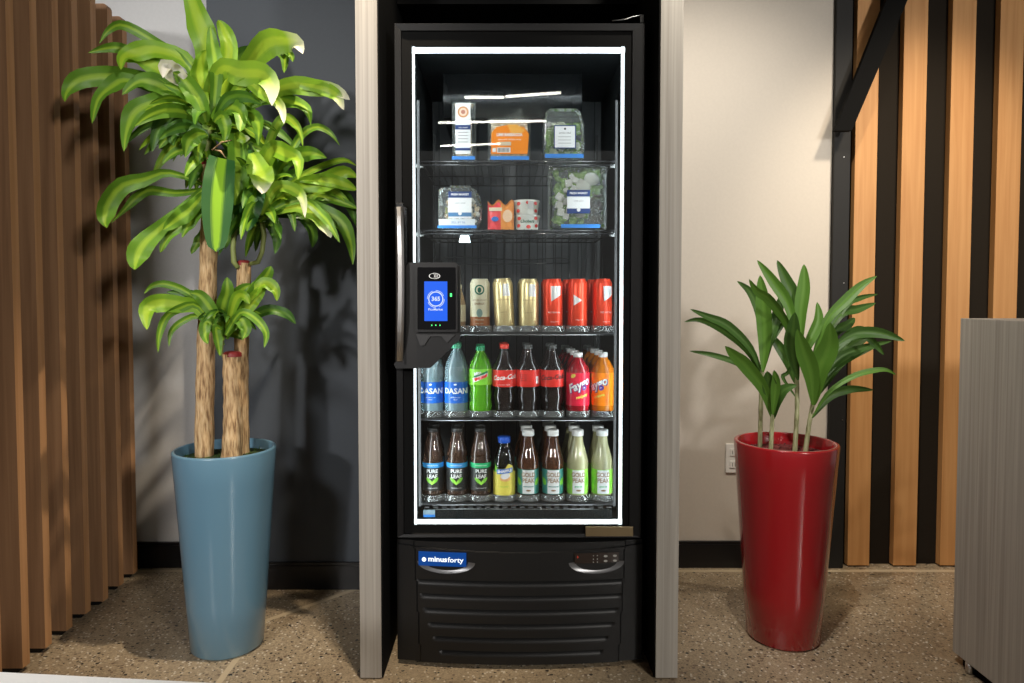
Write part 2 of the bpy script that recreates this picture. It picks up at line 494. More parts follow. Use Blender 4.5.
# left slatted screen
ys = [G(120, v, .016).y for v in (574.2, 586.3, 601.6, 614.3, 631, 648.5, 668.5)]
ys += [ys[-1] - .12, ys[-1] - .24, ys[-1] - .36]
pxr = [128.5, 114, 97.5, 79, 59.5, 37.5, 14]
fin_l = ['at the back, shortest looking one beside the grey wall', 'second from the grey wall, with a rounded top corner', 'third from the grey wall, behind a leaf tip', 'fourth from the grey wall', 'fifth from the grey wall', 'sixth from the grey wall', 'nearest fully visible one at the lower left', 'at the very left edge of the photo', 'just beyond the left edge', 'furthest beyond the left edge']
for i, y in enumerate(ys):
    if i < 7:
        xr = W(pxr[i], 340, y).x - 0.0
    else: xr = W(pxr[6], 340, ys[6]).x + .003
    b = MB()
    z1 = 2.265
    n = 6; rc = 0.016
    poly = [(xr - 0.13, 0.016), (xr, 0.016)] + [(xr - rc + rc * math.sin(PI / 2 * (1 - k / n)), z1 - rc + rc * math.cos(PI / 2 * (1 - k / n))) for k in range(n + 1)] + [(xr - 0.13, z1)]
    b.prism(poly, y, y + 0.032, M['walnut'])
    for k in range(len(b.m)):
        if abs(b.v[b.f[k][0]][0] - xr) < 1e-6 and abs(b.v[b.f[k][2]][0] - xr) < 1e-6: b.m[k] = M['finedge']
    b.box(xr - 0.11, xr - 0.02, y + 0.006, y + 0.026, 0, 0.016, M['black'])
    o = b.build('screen_fin', loc=(xr, y, 0))
    tag(o, 'brown wooden screen fin, ' + fin_l[i], 'screen fin', 'wooden fins of the left screen')

# wall outlet
p = W(733, 458, YW); b = MB()
b.box(p.x - 0.032, p.x + 0.038, YW - 0.007, YW - 0.0005, p.z - 0.062, p.z + 0.062, M['whiteplastic'], 0.002)
o = b.build('outlet_plate', loc=(p.x, YW, p.z)); tag(o, 'white wall outlet partly hidden behind the rim of the red planter', 'wall outlet')
for dz in (-0.026, 0.026):
    b = MB(); b.box(p.x - 0.016, p.x + 0.018, YW - 0.010, YW - 0.0072, p.z + dz - 0.016, p.z + dz + 0.016, M['whiteplastic'], 0.002)
    b.box(p.x - 0.006, p.x - 0.004, YW - 0.0105, YW - 0.0101, p.z + dz - 0.008, p.z + dz + 0.008, M['ink'])
    b.box(p.x + 0.005, p.x + 0.007, YW - 0.0105, YW - 0.0101, p.z + dz - 0.008, p.z + dz + 0.008, M['ink'])
    b.build('socket', o)

# reception counter on the right
c0 = G(952.5, 651, 0.035); cz = W(960, 318, c0.y).z
xc = c0.x
r = empty('reception_counter', (xc + 0.35, 1.6, 0)); tag(r, 'grey woodgrain laminate counter end at the right edge, beside the slatted wall', 'counter')
b = MB(); b.box(xc, xc + 0.03, 1.0, c0.y, 0.035, cz - 0.001, M['laminate'], 0.001); b.build('side_panel', r)
b = MB(); b.box(xc + 0.03, xc + 0.75, 1.03, c0.y - 0.001, 0.035, cz - 0.026, M['laminate']); b.build('body', r)
b = MB(); b.box(xc + 0.0302, xc + 0.77, 1.0, c0.y + 0.0, cz - 0.0255, cz - 0.0008, M['laminate'], 0.002); b.build('countertop', r)
b = MB(); b.box(xc + 0.02, xc + 0.73, 1.06, c0.y - 0.02, 0, 0.034, M['blackmatte']); b.build('plinth', r)
p = G(968, 667, 0.02); b = MB(); b.lathe([(0, 0), (0.012, 0), (0.012, 0.03), (0, 0.03)], (xc + 0.01, p.y, 0.003), M['steel'], 12); plabel(b.build('levelling_foot', r), 'small chrome foot')

# white table corner low on the left
r = empty('white_table', (-0.75, 0.45, 0)); tag(r, 'white tabletop whose edge cuts across the lower left corner', 'table')
e0, e1 = G(0, 672.0, 0.74), G(225, 683.5, 0.74)
d = (e1 - e0).normalized(); nrm = Vector((d.y, -d.x, 0))
A = e0 - d * 0.45; B_ = e1 + d * 0.12
poly = [A, B_, B_ + nrm * 0.5, A + nrm * 0.5]
b = MB()
vs = [(p.x, p.y, z) for z in (0.715, 0.74) for p in poly]
b.add(vs, [(0, 3, 2, 1), (4, 5, 6, 7), (0, 1, 5, 4), (1, 2, 6, 5), (2, 3, 7, 6), (3, 0, 4, 7)], M['white']); b.build('tabletop', r)
cc = sum(poly, Vector()) / 4
for q in poly:
    p = q + (cc - q) * 0.15
    b = MB(); b.tube([(p.x, p.y, 0.0), (p.x, p.y, 0.714)], 0.018, M['whiteplastic'], 12); b.build('leg', r)

# linear pendant lamps behind the viewer, seen mirrored in the door glass
def pendant(px0, py0, px1, py1, z, lab):
    """where in the room must a tube hang so that the vertical door glass mirrors it at these pixels"""
    pts = []
    for (px, py) in ((px0, py0), (px1, py1)):
        q = W(px, py, 1.0); s_x, s_z = q.x, q.z - EYE
        L = (z - EYE) / s_z
        pts.append(Vector((s_x * L, 2 * 2.134 - L, z)))
    a, c = pts
    m_ = (a + c) / 2
    r = empty('linear_lamp', m_)
    tag(r, lab, 'ceiling lamp', 'linear lamps hanging from the ceiling')
    b = MB(); b.tube([a, c], 0.0115, M['tubelight'], 10); plabel(b.build('tube', r), 'glowing tube')
    b = MB()
    d = (c - a).normalized()
    b.box(0, 0, 0, 0, 0, 0, M['black']) if False else None
    b.bar(a + Vector((0, 0, 0.03)), c + Vector((0, 0, 0.03)), 0.03, 0.03, M['black']); b.build('housing', r)
    for t in (0.2, 0.8):
        p = a + (c - a) * t
        b = MB(); b.tube([p + Vector((0, 0, 0.046)), Vector((p.x, p.y, 3.1))], 0.003, M['black'], 6); b.build('cable', r)
    return r
pendant(439, 124.2, 546, 122.6, 2.9, 'long glowing tube lamp mirrored across the upper sandwich packages')
pendant(441, 147.2, 500, 145.0, 2.9, 'glowing tube lamp mirrored lowest on the cooler glass')
pendant(465, 99.3, 504, 99.3, 2.9, 'short glowing tube lamp mirrored at the upper left of the glass')
pendant(506, 98.6, 560, 95.0, 2.9, 'glowing tube lamp mirrored highest on the cooler glass')

# ------------------------------------------------------------------ planters
def planter_profile(rb, rt, h, wall=0.012, soil=0.05):
    return [(0, 0.0), (rb - 0.008, 0.0), (rb, 0.008), (rb + (rt - rb) * 0.25, h * 0.25), (rb + (rt - rb) * 0.55, h * 0.55), (rb + (rt - rb) * 0.85, h * 0.85), (rt, h - 0.006),
            (rt - 0.001, h - 0.002), (rt - 0.004, h), (rt - wall + 0.003, h), (rt - wall, h - 0.003), (rt - wall - 0.003, h - soil - 0.01)]
def glaze(name, c, rough=0.18):
    return mat(name, c, rough, coat=0.8)
M['blueglaze'] = glaze('pale blue lacquer', (0.115, 0.235, 0.33), 0.3)
M['redglaze'] = glaze('deep red lacquer', (0.34, 0.007, 0.012), 0.22)
M['rimlight'] = M['redglaze']

def soil_mat(name, c1, c2, sc=160):
    m = mat(name, c1, 0.9); nt = NT(m)
    geo = nt.n('ShaderNodeNewGeometry'); no = nt.n('ShaderNodeTexNoise'); no.inputs['Scale'].default_value = sc; no.inputs['Detail'].default_value = 4
    nt.l(geo.outputs['Position'], no.inputs['Vector']); r = ramp(nt, [(0.4, c1), (0.6, c2)]); nt.l(no.outputs['Fac'], r.inputs[0]); nt.l(r.outputs[0], nt.b.inputs['Base Color'])
    bp = nt.n('ShaderNodeBump'); bp.inputs['Strength'].default_value = 0.8; bp.inputs['Distance'].default_value = 0.006
    nt.l(no.outputs['Fac'], bp.inputs['Height']); nt.l(bp.outputs[0], nt.b.inputs['Normal'])
    return m
M['moss'] = soil_mat('moss and soil', (0.012, 0.012, 0.008), (0.07, 0.12, 0.02), 120)
M['gravel'] = soil_mat('red brown gravel', (0.06, 0.012, 0.012), (0.30, 0.06, 0.06), 220)

def leaf_mat(name, center, edge, stripe, tr=0.25, rough=0.35, pale=None):
    m = bpy.data.materials.new(name); m.use_nodes = True
    nt = NT(m); t = m.node_tree
    uv = nt.n('ShaderNodeUVMap'); sp = nt.n('ShaderNodeSeparateXYZ'); nt.l(uv.outputs[0], sp.inputs[0])
    ab = nt.n('ShaderNodeMath', operation='SUBTRACT'); nt.l(sp.outputs[0], ab.inputs[0]); ab.inputs[1].default_value = 0.5
    a2 = nt.n('ShaderNodeMath', operation='ABSOLUTE'); nt.l(ab.outputs[0], a2.inputs[0])
    no = nt.n('ShaderNodeTexNoise'); no.inputs['Scale'].default_value = 1.0; no.inputs['Detail'].default_value = 3
    mp = nt.n('ShaderNodeMapping'); mp.inputs['Scale'].default_value = (26, 1.5, 1); nt.l(uv.outputs[0], mp.inputs['Vector']); nt.l(mp.outputs[0], no.inputs['Vector'])
    ad = nt.n('ShaderNodeMath', operation='MULTIPLY_ADD'); nt.l(no.outputs['Fac'], ad.inputs[0]); ad.inputs[1].default_value = 0.22; nt.l(a2.outputs[0], ad.inputs[2])
    r = ramp(nt, [(0.0, center), (stripe, center), (min(stripe + 0.12, 0.9), edge), (1.0, edge)])
    nt.l(ad.outputs[0], r.inputs[0])
    colr = r.outputs[0]
    if pale:
        g = nt.n('ShaderNodeMapRange'); nt.l(sp.outputs[1], g.inputs[0]); g.inputs[1].default_value = pale[0]; g.inputs[2].default_value = pale[1]
        mx = nt.n('ShaderNodeMix', data_type='RGBA'); nt.l(g.outputs[0], mx.inputs[0]); nt.l(colr, mx.inputs[6]); mx.inputs[7].default_value = (*pale[2], 1)
        colr = mx.outputs[2]
    nt.l(colr, nt.b.inputs['Base Color']); nt.b.inputs['Roughness'].default_value = rough + .1; nt.b.inputs['Specular IOR Level'].default_value = .35
    tl = nt.n('ShaderNodeBsdfTranslucent'); nt.l(colr, tl.inputs[0])
    mx = nt.n('ShaderNodeMixShader'); mx.inputs[0].default_value = tr
    nt.l(nt.b.outputs[0], mx.inputs[1]); nt.l(tl.outputs[0], mx.inputs[2]); nt.l(mx.outputs[0], t.nodes['Material Output'].inputs[0])
    return m
M['leafA'] = leaf_mat('striped corn plant leaf', (0.27, 0.44, 0.03), (0.11, 0.25, 0.018), 0.18)
M['leafL'] = leaf_mat('lime corn plant leaf', (0.33, 0.50, 0.03), (0.19, 0.37, 0.02), 0.26)
M['leafP'] = leaf_mat('pale tipped corn plant leaf', (0.32, 0.47, 0.04), (0.20, 0.36, 0.03), 0.22, pale=(0.68, 0.95, (0.72, 0.70, 0.55)))
M['leafS'] = leaf_mat('broad striped leaf', (0.26, 0.50, 0.02), (0.025, 0.11, 0.02), 0.22)
M['leafD'] = leaf_mat('deep green leaf', (0.10, 0.22, 0.02), (0.05, 0.14, 0.015), 0.2, 0.15)
M['leafW'] = leaf_mat('bleached leaf', (0.70, 0.68, 0.60), (0.6, 0.6, 0.45), 0.3, 0.2)
M['leafR'] = leaf_mat('glossy palm lily leaf', (0.075, 0.16, 0.028), (0.05, 0.12, 0.02), 0.15, 0.12, 0.33)
M['leafR2'] = leaf_mat('mid green palm lily leaf', (0.12, 0.26, 0.035), (0.09, 0.21, 0.025), 0.15, 0.15, 0.33)

def spline(pts, n):
    P = [pts[0]] + list(pts) + [pts[-1]]
    L = len(pts) - 1
    out = []
    for i in range(n + 1):
        t = i / n * L; k = min(int(t), L - 1); u = t - k
        p0, p1, p2, p3 = P[k], P[k + 1], P[k + 2], P[k + 3]
        out.append(tuple(0.5 * ((2 * b_) + (-a_ + c_) * u + (2 * a_ - 5 * b_ + 4 * c_ - d_) * u * u + (-a_ + 3 * b_ - 3 * c_ + d_) * u ** 3) for a_, b_, c_, d_ in zip(p0, p1, p2, p3)))
    return out

def leaf(mb, pts3, w, m, roll=0.0, fold=0.3, late=False, n=16, wave=0.0, base=0.3, tip=0.8):
    """ribbon leaf along pts3; w = greatest width in metres"""
    sp = [Vector(p) for p in spline([tuple(p) for p in pts3], n)]
    vs = []; uv = []; U = (-1, -0.5, 0, 0.5, 1)
    ph = random.random() * 6
    prev = None
    for i, p in enumerate(sp):
        t = i / n
        T = (sp[min(i + 1, n)] - sp[max(i - 1, 0)]).normalized()
        v = (p - Vector((0, 0, EYE))).normalized()
        sd = T.cross(v)
        if sd.length < 1e-4: sd = Vector((1, 0, 0))
        sd.normalize()
        if prev and sd.dot(prev) < 0: sd = -sd
        prev = sd.copy()
        sd = Matrix.Rotation(roll * (0.6 + 0.4 * math.sin(3 * t + ph)), 3, T) @ sd
        N = sd.cross(T).normalized()
        if N.dot(v) > 0: N = -N
        pk = 0.72 if late else 0.5
        if t < pk:
            k = t / pk
            f = base + (1 - base) * math.sin(k * PI / 2) ** (2.2 if late else 1.0)
        else: f = max(0.0, math.cos((t - pk) / (1 - pk) * PI / 2)) ** tip
        for u in U:
            rip = wave * w * math.sin(t * 17 + ph + u * 1.3) * abs(u)
            vs.append(p + sd * u * w * f / 2 + N * (abs(u) * fold * w * f / 2 + rip * f))
            uv.append(((u + 1) / 2, t))
    fs = []
    for i in range(n):
        for k in range(4):
            a = i * 5 + k; fs.append((a, a + 1, a + 6, a + 5))
    mb.add(vs, fs, m, True, uv)

def pleaf(mb, px, w, Y0, Y1, m, drop=.34, **kw):
    n = len(px)
    pts = []
    for i, (x, y) in enumerate(px):
        xa, ya = px[max(i - 1, 0)]; xb2, yb2 = px[min(i + 1, n - 1)]
        hz = abs(xb2 - xa) / (math.hypot(xb2 - xa, yb2 - ya) + 1e-6)
        t = i / (n - 1); pts.append(W(x, y + (w * drop * hz * math.sin(PI * min(1, t * 1.1 + .1)) if w > 12 else 0), Y0 + (Y1 - Y0) * t))
    leaf(mb, pts, w * 1.1 * (Y0 + Y1) / 2 / FPX, m, **kw)

def bark(name, c1, c2, c3):
    m = mat(name, c1, 0.8); nt = NT(m)
    geo = nt.n('ShaderNodeNewGeometry'); mp = nt.n('ShaderNodeMapping'); mp.inputs['Scale'].default_value = (150, 150, 22); nt.l(geo.outputs['Position'], mp.inputs['Vector'])
    no = nt.n('ShaderNodeTexNoise'); no.inputs['Scale'].default_value = 1.0; no.inputs['Detail'].default_value = 6; nt.l(mp.outputs[0], no.inputs['Vector'])
    r = ramp(nt, [(0.32, c3), (0.5, c1), (0.68, c2)]); nt.l(no.outputs['Fac'], r.inputs[0])
    nt.l(r.outputs[0], nt.b.inputs['Base Color'])
    bp = nt.n('ShaderNodeBump'); bp.inputs['Strength'].default_value = 0.7; bp.inputs['Distance'].default_value = 0.004
    nt.l(no.outputs['Fac'], bp.inputs['Height']); nt.l(bp.outputs[0], nt.b.inputs['Normal'])
    return m
M['bark'] = bark('tan cane bark', (0.52, 0.34, 0.17), (0.68, 0.50, 0.29), (0.20, 0.11, 0.05))
M['wax'] = mat('red wax cap', (0.22, 0.02, 0.02), 0.5)
M['shoot'] = mat('green shoot', (0.22, 0.26, 0.08), 0.6)
M['cut'] = mat('pale cut wood', (0.5, 0.38, 0.2), 0.8)

# --- blue planter with corn plant
fb = G(228, 662, 0)
bx, by = (222.8 - PPX) * (fb.y + 0.112) / FPX, fb.y + 0.112
rimz = W(223, 447.5, by).z
r = empty('corn_plant', (bx, by, 0)); tag(r, 'tall corn plant with striped leaves in a tapered pale blue planter', 'potted plant')
CP = r
b = MB(); b.lathe(planter_profile(0.114, 0.160, rimz), (bx, by, 0), M['blueglaze'], 64); b.build('planter', r)
b = MB()
prof = [(0.0, 0.0), (0.05, 0.004), (0.10, 0.002), (0.1435, -0.002)]
b.lathe(prof, (bx, by, rimz - 0.030), M['moss'], 32)
for k in range(260):
    a = random.random() * 2 * PI; q = math.sqrt(random.random()) * 0.138
    p = Vector((bx + q * math.cos(a), by + q * math.sin(a), rimz - 0.030))
    t2 = Vector((random.uniform(-1, 1), random.uniform(-1, 1), random.uniform(0.6, 1.6))).normalized() * random.uniform(0.008, 0.016)
    s_ = Vector((-t2.y, t2.x, 0)).normalized() * 0.0016
    b.add([p - s_, p + s_, p + t2], [(0, 1, 2)], M['leafD'])
b.build('soil', r)
b = MB(); pp = W(251, 443, by + 0.13)
b.tube([(pp.x, pp.y - 0.02, rimz - 0.06), (pp.x, pp.y - 0.02, rimz + 0.006), (pp.x - 0.006, pp.y - 0.025, rimz + 0.01)], 0.004, M['blueglaze'], 8); b.build('watering_tube', r)
def cane(px0, py0, px1, py1, Y0, Y1, w0, w1, top=True):
    a, c = W(px0, py0, Y0), W(px1, py1, Y1)
    a = a + (a - c) * ((a.z - (rimz - 0.045)) / (c.z - a.z)) if True else a
    b = MB(); n = 30
    pts = []; rs = []
    for i in range(n + 1):
        t = i / n
        pts.append(a + (c - a) * t + Vector((0.003 * math.sin(5 * t + px0), 0, 0)))
        rs.append(((w0 + (w1 - w0) * t) / 2 * Y0 / FPX) * (1 + 0.03 * math.sin(40 * t + px0) + random.uniform(-0.015, 0.015)))
    b.tube(pts, rs, M['bark'], 20, cap=True)
    if top:
        b.lathe([(rs[-1] * 1.02, -0.008), (rs[-1] * 1.0, 0.004), (rs[-1] * 0.7, 0.009), (0, 0.009)], tuple(c), M['wax'], 18)
    return b, c
c1, t1 = cane(205, 458, 209, 163, by, by, 18.5, 15.5)
c2, t2 = cane(232, 458, 232.5, 354, by - 0.035, by - 0.035, 20.5, 16.5)
c3, t3 = cane(241, 452, 243.5, 263, by + 0.045, by + 0.045, 15, 13)
trunk1 = c1.build('trunk', r)
# green shoots
for pts, rad in (([(238, 268), (234, 262), (233, 248), (235, 225)], 0.009), ([(250, 264), (258, 262), (262, 252), (264, 235), (262, 222)], 0.008)):
    c3.tube([W(x, y, by + 0.02) for x, y in pts], [rad * 0.8, rad, rad * 0.9, rad] + ([rad] if len(pts) > 4 else []), M['shoot'], 10)
trunk3 = c3.build('trunk', r)
c2.tube([W(x, y, by - 0.03) for x, y in [(224, 358), (221, 352), (222, 340), (226, 330)]], [0.004, 0.007, 0.007, 0.006], M['shoot'], 8)
trunk2 = c2.build('trunk', r)
for px_, py_ in ((203, 180), (201, 166), (206, 150)): pass
A, L_, P_, D_, S_, Wh = (M[k] for k in ('leafA', 'leafL', 'leafP', 'leafD', 'leafS', 'leafW'))
fa = MB()
fa.tube([W(x, y, by - 0.01) for x, y in [(200, 181), (199, 172), (203, 160), (208, 140), (212, 118)]], [0.007, 0.010, 0.010, 0.012, 0.008], M['shoot'], 10)
YB = by
LA = [
 ([(206, 118), (188, 66), (152, 40), (123, 25), (108, 31), (99, 44)], 9, -.05, -.10, A, {}),
 ([(206, 112), (190, 62), (160, 45), (136, 49), (123, 58), (121, 70)], 17, -.03, -.16, L_, {}),
 ([(203, 108), (160, 66), (125, 50), (108, 48), (88, 53)], 10, .0, -.05, A, {}),
 ([(200, 112), (165, 82), (130, 72), (100, 71), (78, 78), (67, 92), (65, 102)], 18, .0, -.12, A, {}),
 ([(200, 115), (160, 88), (128, 76), (112, 84), (98, 100), (92, 124)], 14, -.02, -.18, A, {}),
 ([(202, 118), (175, 95), (152, 98), (135, 110), (127, 130), (124, 152)], 18, -.04, -.16, A, dict(roll=.3)),
 ([(206, 120), (190, 92), (165, 68), (140, 58), (125, 62)], 18, -.02, -.12, L_, {}),
 ([(206, 122), (188, 100), (162, 82), (140, 80), (122, 95)], 17, -.04, -.12, A, {}),
 ([(206, 122), (195, 98), (180, 88), (163, 84)], 13, -.06, -.14, A, {}),
 ([(210, 130), (212, 85), (207, 45), (199, 20), (188, -10)], 24, -.02, .02, L_, dict(fold=.2, base=.5, tip=.4)),
 ([(214, 120), (223, 85), (229, 50), (224, 30), (218, 20)], 15, -.03, -.02, L_, dict(base=.6)),
 ([(213, 118), (216, 75), (213, 48), (210, 26)], 13, -.07, -.10, A, {}),
 ([(217, 125), (238, 85), (252, 55), (268, 36), (286, 37), (298, 43), (303, 54)], 23, .0, -.08, P_, dict(late=False, base=.5)),
 ([(216, 112), (232, 65), (244, 52), (258, 48)], 15, .04, .10, D_, {}),
 ([(209, 92), (222, 64), (240, 66), (262, 70), (272, 88), (272, 106)], 22, -.06, -.20, P_, dict(base=.5, fold=.15)),
 ([(222, 118), (262, 92), (292, 80), (315, 84), (336, 90), (350, 100)], 16, -.02, -.10, P_, dict(base=.3)),
 ([(300, 84), (322, 88), (336, 95), (344, 110)], 12, -.07, -.10, P_, dict(base=.6)),
 ([(216, 112), (252, 62), (272, 48), (284, 56), (284, 73)], 11, .03, .04, A, {}),
 ([(280, 48), (290, 54), (293, 62)], 6, .03, .04, A, {}),
 ([(216, 120), (244, 84), (262, 92), (280, 106), (284, 124)], 12, -.08, -.18, P_, {}),
 ([(222, 122), (262, 96), (290, 98), (306, 108), (311, 126)], 13, .0, -.06, A, {}),
 ([(192, 86), (182, 76), (172, 67), (165, 66), (163, 78)], 17, -.10, -.18, Wh, dict(base=.2, fold=.5)),
 ([(206, 122), (200, 100), (184, 78), (172, 72)], 16, -.08, -.14, A, {}),
 ([(208, 125), (200, 88), (200, 66), (206, 50)], 16, -.05, -.06, L_, dict(base=.5)),
 ([(212, 118), (228, 102), (240, 112), (240, 132)], 15, -.08, -.16, A, {}),
 ([(214, 120), (244, 108), (258, 122), (258, 146)], 15, -.06, -.12, A, {}),
 ([(208, 135), (182, 117), (163, 122), (156, 136), (152, 152)], 12, -.02, -.06, D_, dict(roll=.3)),
 ([(208, 135), (186, 122), (173, 132), (174, 146)], 15, -.04, -.08, D_, {}),
 ([(206, 132), (190, 138), (176, 140), (160, 149)], 8, .0, .0, D_, {}),
 ([(206, 132), (196, 130), (188, 142), (185, 158)], 15, -.07, -.10, A, {}),
 ([(208, 135), (202, 138), (198, 150), (198, 164)], 10, -.05, -.06, A, {}),
 ([(216, 115), (228, 98), (246, 96), (262, 104)], 11, -.1, -.16, D_, {}),
 ([(214, 122), (222, 116), (226, 130), (224, 142)], 12, -.09, -.12, A, {}),
 ([(202, 183), (188, 174), (165, 167), (145, 174), (122, 182), (108, 202), (104, 220), (107, 228)], 17, -.02, -.14, A, dict(late=True, base=.22)),
 ([(202, 190), (175, 193), (150, 190), (136, 198), (126, 208), (111, 223)], 9, .0, -.06, A, dict(base=.5)),
 ([(203, 188), (182, 204), (160, 224), (145, 240), (137, 256), (135, 270)], 19, -.04, -.16, A, dict(base=.3, roll=.35, late=True)),
 ([(204, 192), (190, 206), (176, 218), (163, 230)], 15, -.07, -.14, A, {}),
 ([(204, 196), (188, 220), (170, 234), (160, 253)], 11, -.03, -.08, A, dict(roll=.3)),
 ([(205, 196), (196, 214), (188, 226), (182, 238)], 12, -.06, -.1, A, {}),
 ([(206, 226), (199, 240), (191, 254)], 8, .0, -.02, A, {}),
 ([(222, 158), (219, 180), (217, 212), (216, 252)], 27, -.10, -.17, S_, dict(base=.8, fold=.12, tip=.42, roll=0.0, wave=.03)),
 ([(243, 150), (251, 180), (250, 208), (247, 232)], 23, -.02, -.08, S_, dict(base=.6, fold=.2)),
 ([(236, 133), (238, 160), (237, 186), (235, 206)], 19, -.03, -.10, A, dict(base=.7, fold=.2)),
 ([(236, 133), (242, 138), (250, 138)], 9, -.07, -.1, P_, {}),
 ([(252, 152), (259, 168), (262, 180), (262, 194)], 23, -.05, -.14, P_, dict(base=.3, fold=.3)),
]
for px, w, y0, y1, m, kw in LA: pleaf(fa, px, w, YB + y0, YB + y1, m, **{**dict(wave=0.14, roll=random.uniform(-.55, .55), fold=random.uniform(.15, .5), tip=random.uniform(.7, 1.1)), **kw})
def filler(mb, c, n, lmin, lmax, mats, w, up=(0.1, 1.0), back=False):
    for i in range(n):
        az = random.uniform(0, 2 * PI); el = random.uniform(*up); Ln = random.uniform(lmin, lmax)
        d = Vector((math.cos(az) * math.cos(el), math.sin(az) * math.cos(el) + (0.25 if back else 0), math.sin(el)))
        pts = []; p = Vector(c) + Vector((random.uniform(-.015, .015), random.uniform(-.015, .015), random.uniform(-.03, .04)))
        n_ = 5
        for k in range(n_ + 1):
            pts.append(p.copy()); p = p + d * Ln / n_; d = (d + Vector((0, 0, -0.33))).normalized()
        if max(abs(q.y - by) for q in pts) > 0.33: pts = [Vector((q.x, by + (q.y - by) * 0.6, q.z)) for q in pts]
        leaf(mb, pts, w * random.uniform(.7, 1.1), random.choice(mats), roll=random.uniform(-1.2, 1.2), wave=.08, n=12)
cA = W(210, 128, by); filler(fa, cA, 42, .14, .30, [A, A, D_, L_], .04, (-.3, 1.1))
filler(fa, W(206, 150, by), 16, .08, .15, [D_, A], .03, (-.7, .6))
for px, py, ex, ey in ((212, 150, 232, 140), (215, 150, 226, 158), (206, 158, 214, 166)):
    fa.tube([W(px, py, by - .03), W((px + ex) / 2, (py + ey) / 2 - 3, by - .04), W(ex, ey, by - .05)], [.002, .003, .001], M['bark'], 6)
fo = fa.build('foliage', trunk1)
fb_ = MB()
LB = [
 ([(262, 218), (262, 175), (272, 146), (286, 150), (298, 160), (298, 180)], 16, -.02, -.14, L_, dict(base=.3)),
 ([(262, 215), (275, 190), (290, 188), (302, 198), (305, 218)], 12, -.05, -.14, P_, {}),
 ([(264, 210), (285, 165), (300, 137), (316, 127), (330, 133), (340, 146)], 7, .0, .0, A, {}),
 ([(258, 180), (270, 140), (284, 118), (298, 128), (303, 147)], 9, -.02, -.03, L_, {}),
 ([(262, 200), (285, 160), (304, 150), (316, 153), (327, 158)], 14, .0, -.04, A, {}),
 ([(264, 205), (298, 178), (325, 165), (344, 160), (357, 166)], 6, .0, .06, L_, {}),
 ([(264, 208), (300, 182), (325, 177), (345, 171), (358, 178)], 17, -.02, .02, L_, dict(base=.2)),
 ([(300, 180), (325, 180), (343, 184), (357, 190)], 12, -.02, .02, L_, {}),
 ([(264, 212), (300, 200), (325, 208), (343, 222), (351, 245), (353, 265)], 14, -.04, -.04, A, {}),
 ([(264, 215), (300, 200), (322, 215), (332, 228), (340, 243)], 9, -.05, -.10, A, {}),
 ([(264, 214), (296, 202), (315, 212), (325, 226), (331, 238)], 14, -.03, -.09, P_, {}),
 ([(260, 222), (280, 204), (291, 212), (295, 232)], 10, -.02, -.04, A, {}),
 ([(258, 228), (270, 224), (277, 238), (275, 254)], 10, .02, .02, D_, {}),
 ([(264, 210), (305, 195), (335, 200), (358, 209)], 10, .02, .04, A, {}),
 ([(258, 225), (266, 190), (256, 155), (250, 142)], 16, .03, .02, D_, {}),
 ([(260, 215), (280, 172), (292, 152), (304, 148)], 12, .04, .08, D_, {}),
 ([(262, 212), (270, 170), (262, 150), (252, 145)], 14, -.01, -.05, A, {}),
 ([(262, 212), (285, 185), (296, 172), (310, 172)], 14, .02, .04, D_, {}),
 ([(262, 214), (278, 198), (296, 196), (312, 206)], 12, .0, -.02, D_, {}),
 ([(262, 214), (254, 190), (240, 200), (236, 218)], 13, -.01, -.06, A, {}),
 ([(256, 226), (250, 218), (256, 206), (264, 204)], 8, -.02, -.04, A, {}),
 ([(262, 215), (300, 215), (312, 232), (312, 248)], 12, .06, .1, D_, {}),
 ([(262, 215), (330, 192), (348, 200), (356, 226)], 13, .04, .08, D_, {}),
 ([(305, 205), (318, 190), (335, 192), (352, 206)], 9, .0, .04, L_, {}),
]
for px, w, y0, y1, m, kw in LB: pleaf(fb_, px, w, YB + .03 + y0, YB + .03 + y1, m, **{**dict(wave=0.14, roll=random.uniform(-.55, .55), fold=random.uniform(.15, .5), tip=random.uniform(.7, 1.1)), **kw})
filler(fb_, W(262, 212, by + .03), 34, .12, .27, [A, D_, D_], .036, (-.2, 1.2))
fb_.build('foliage', trunk3)
fc = MB()
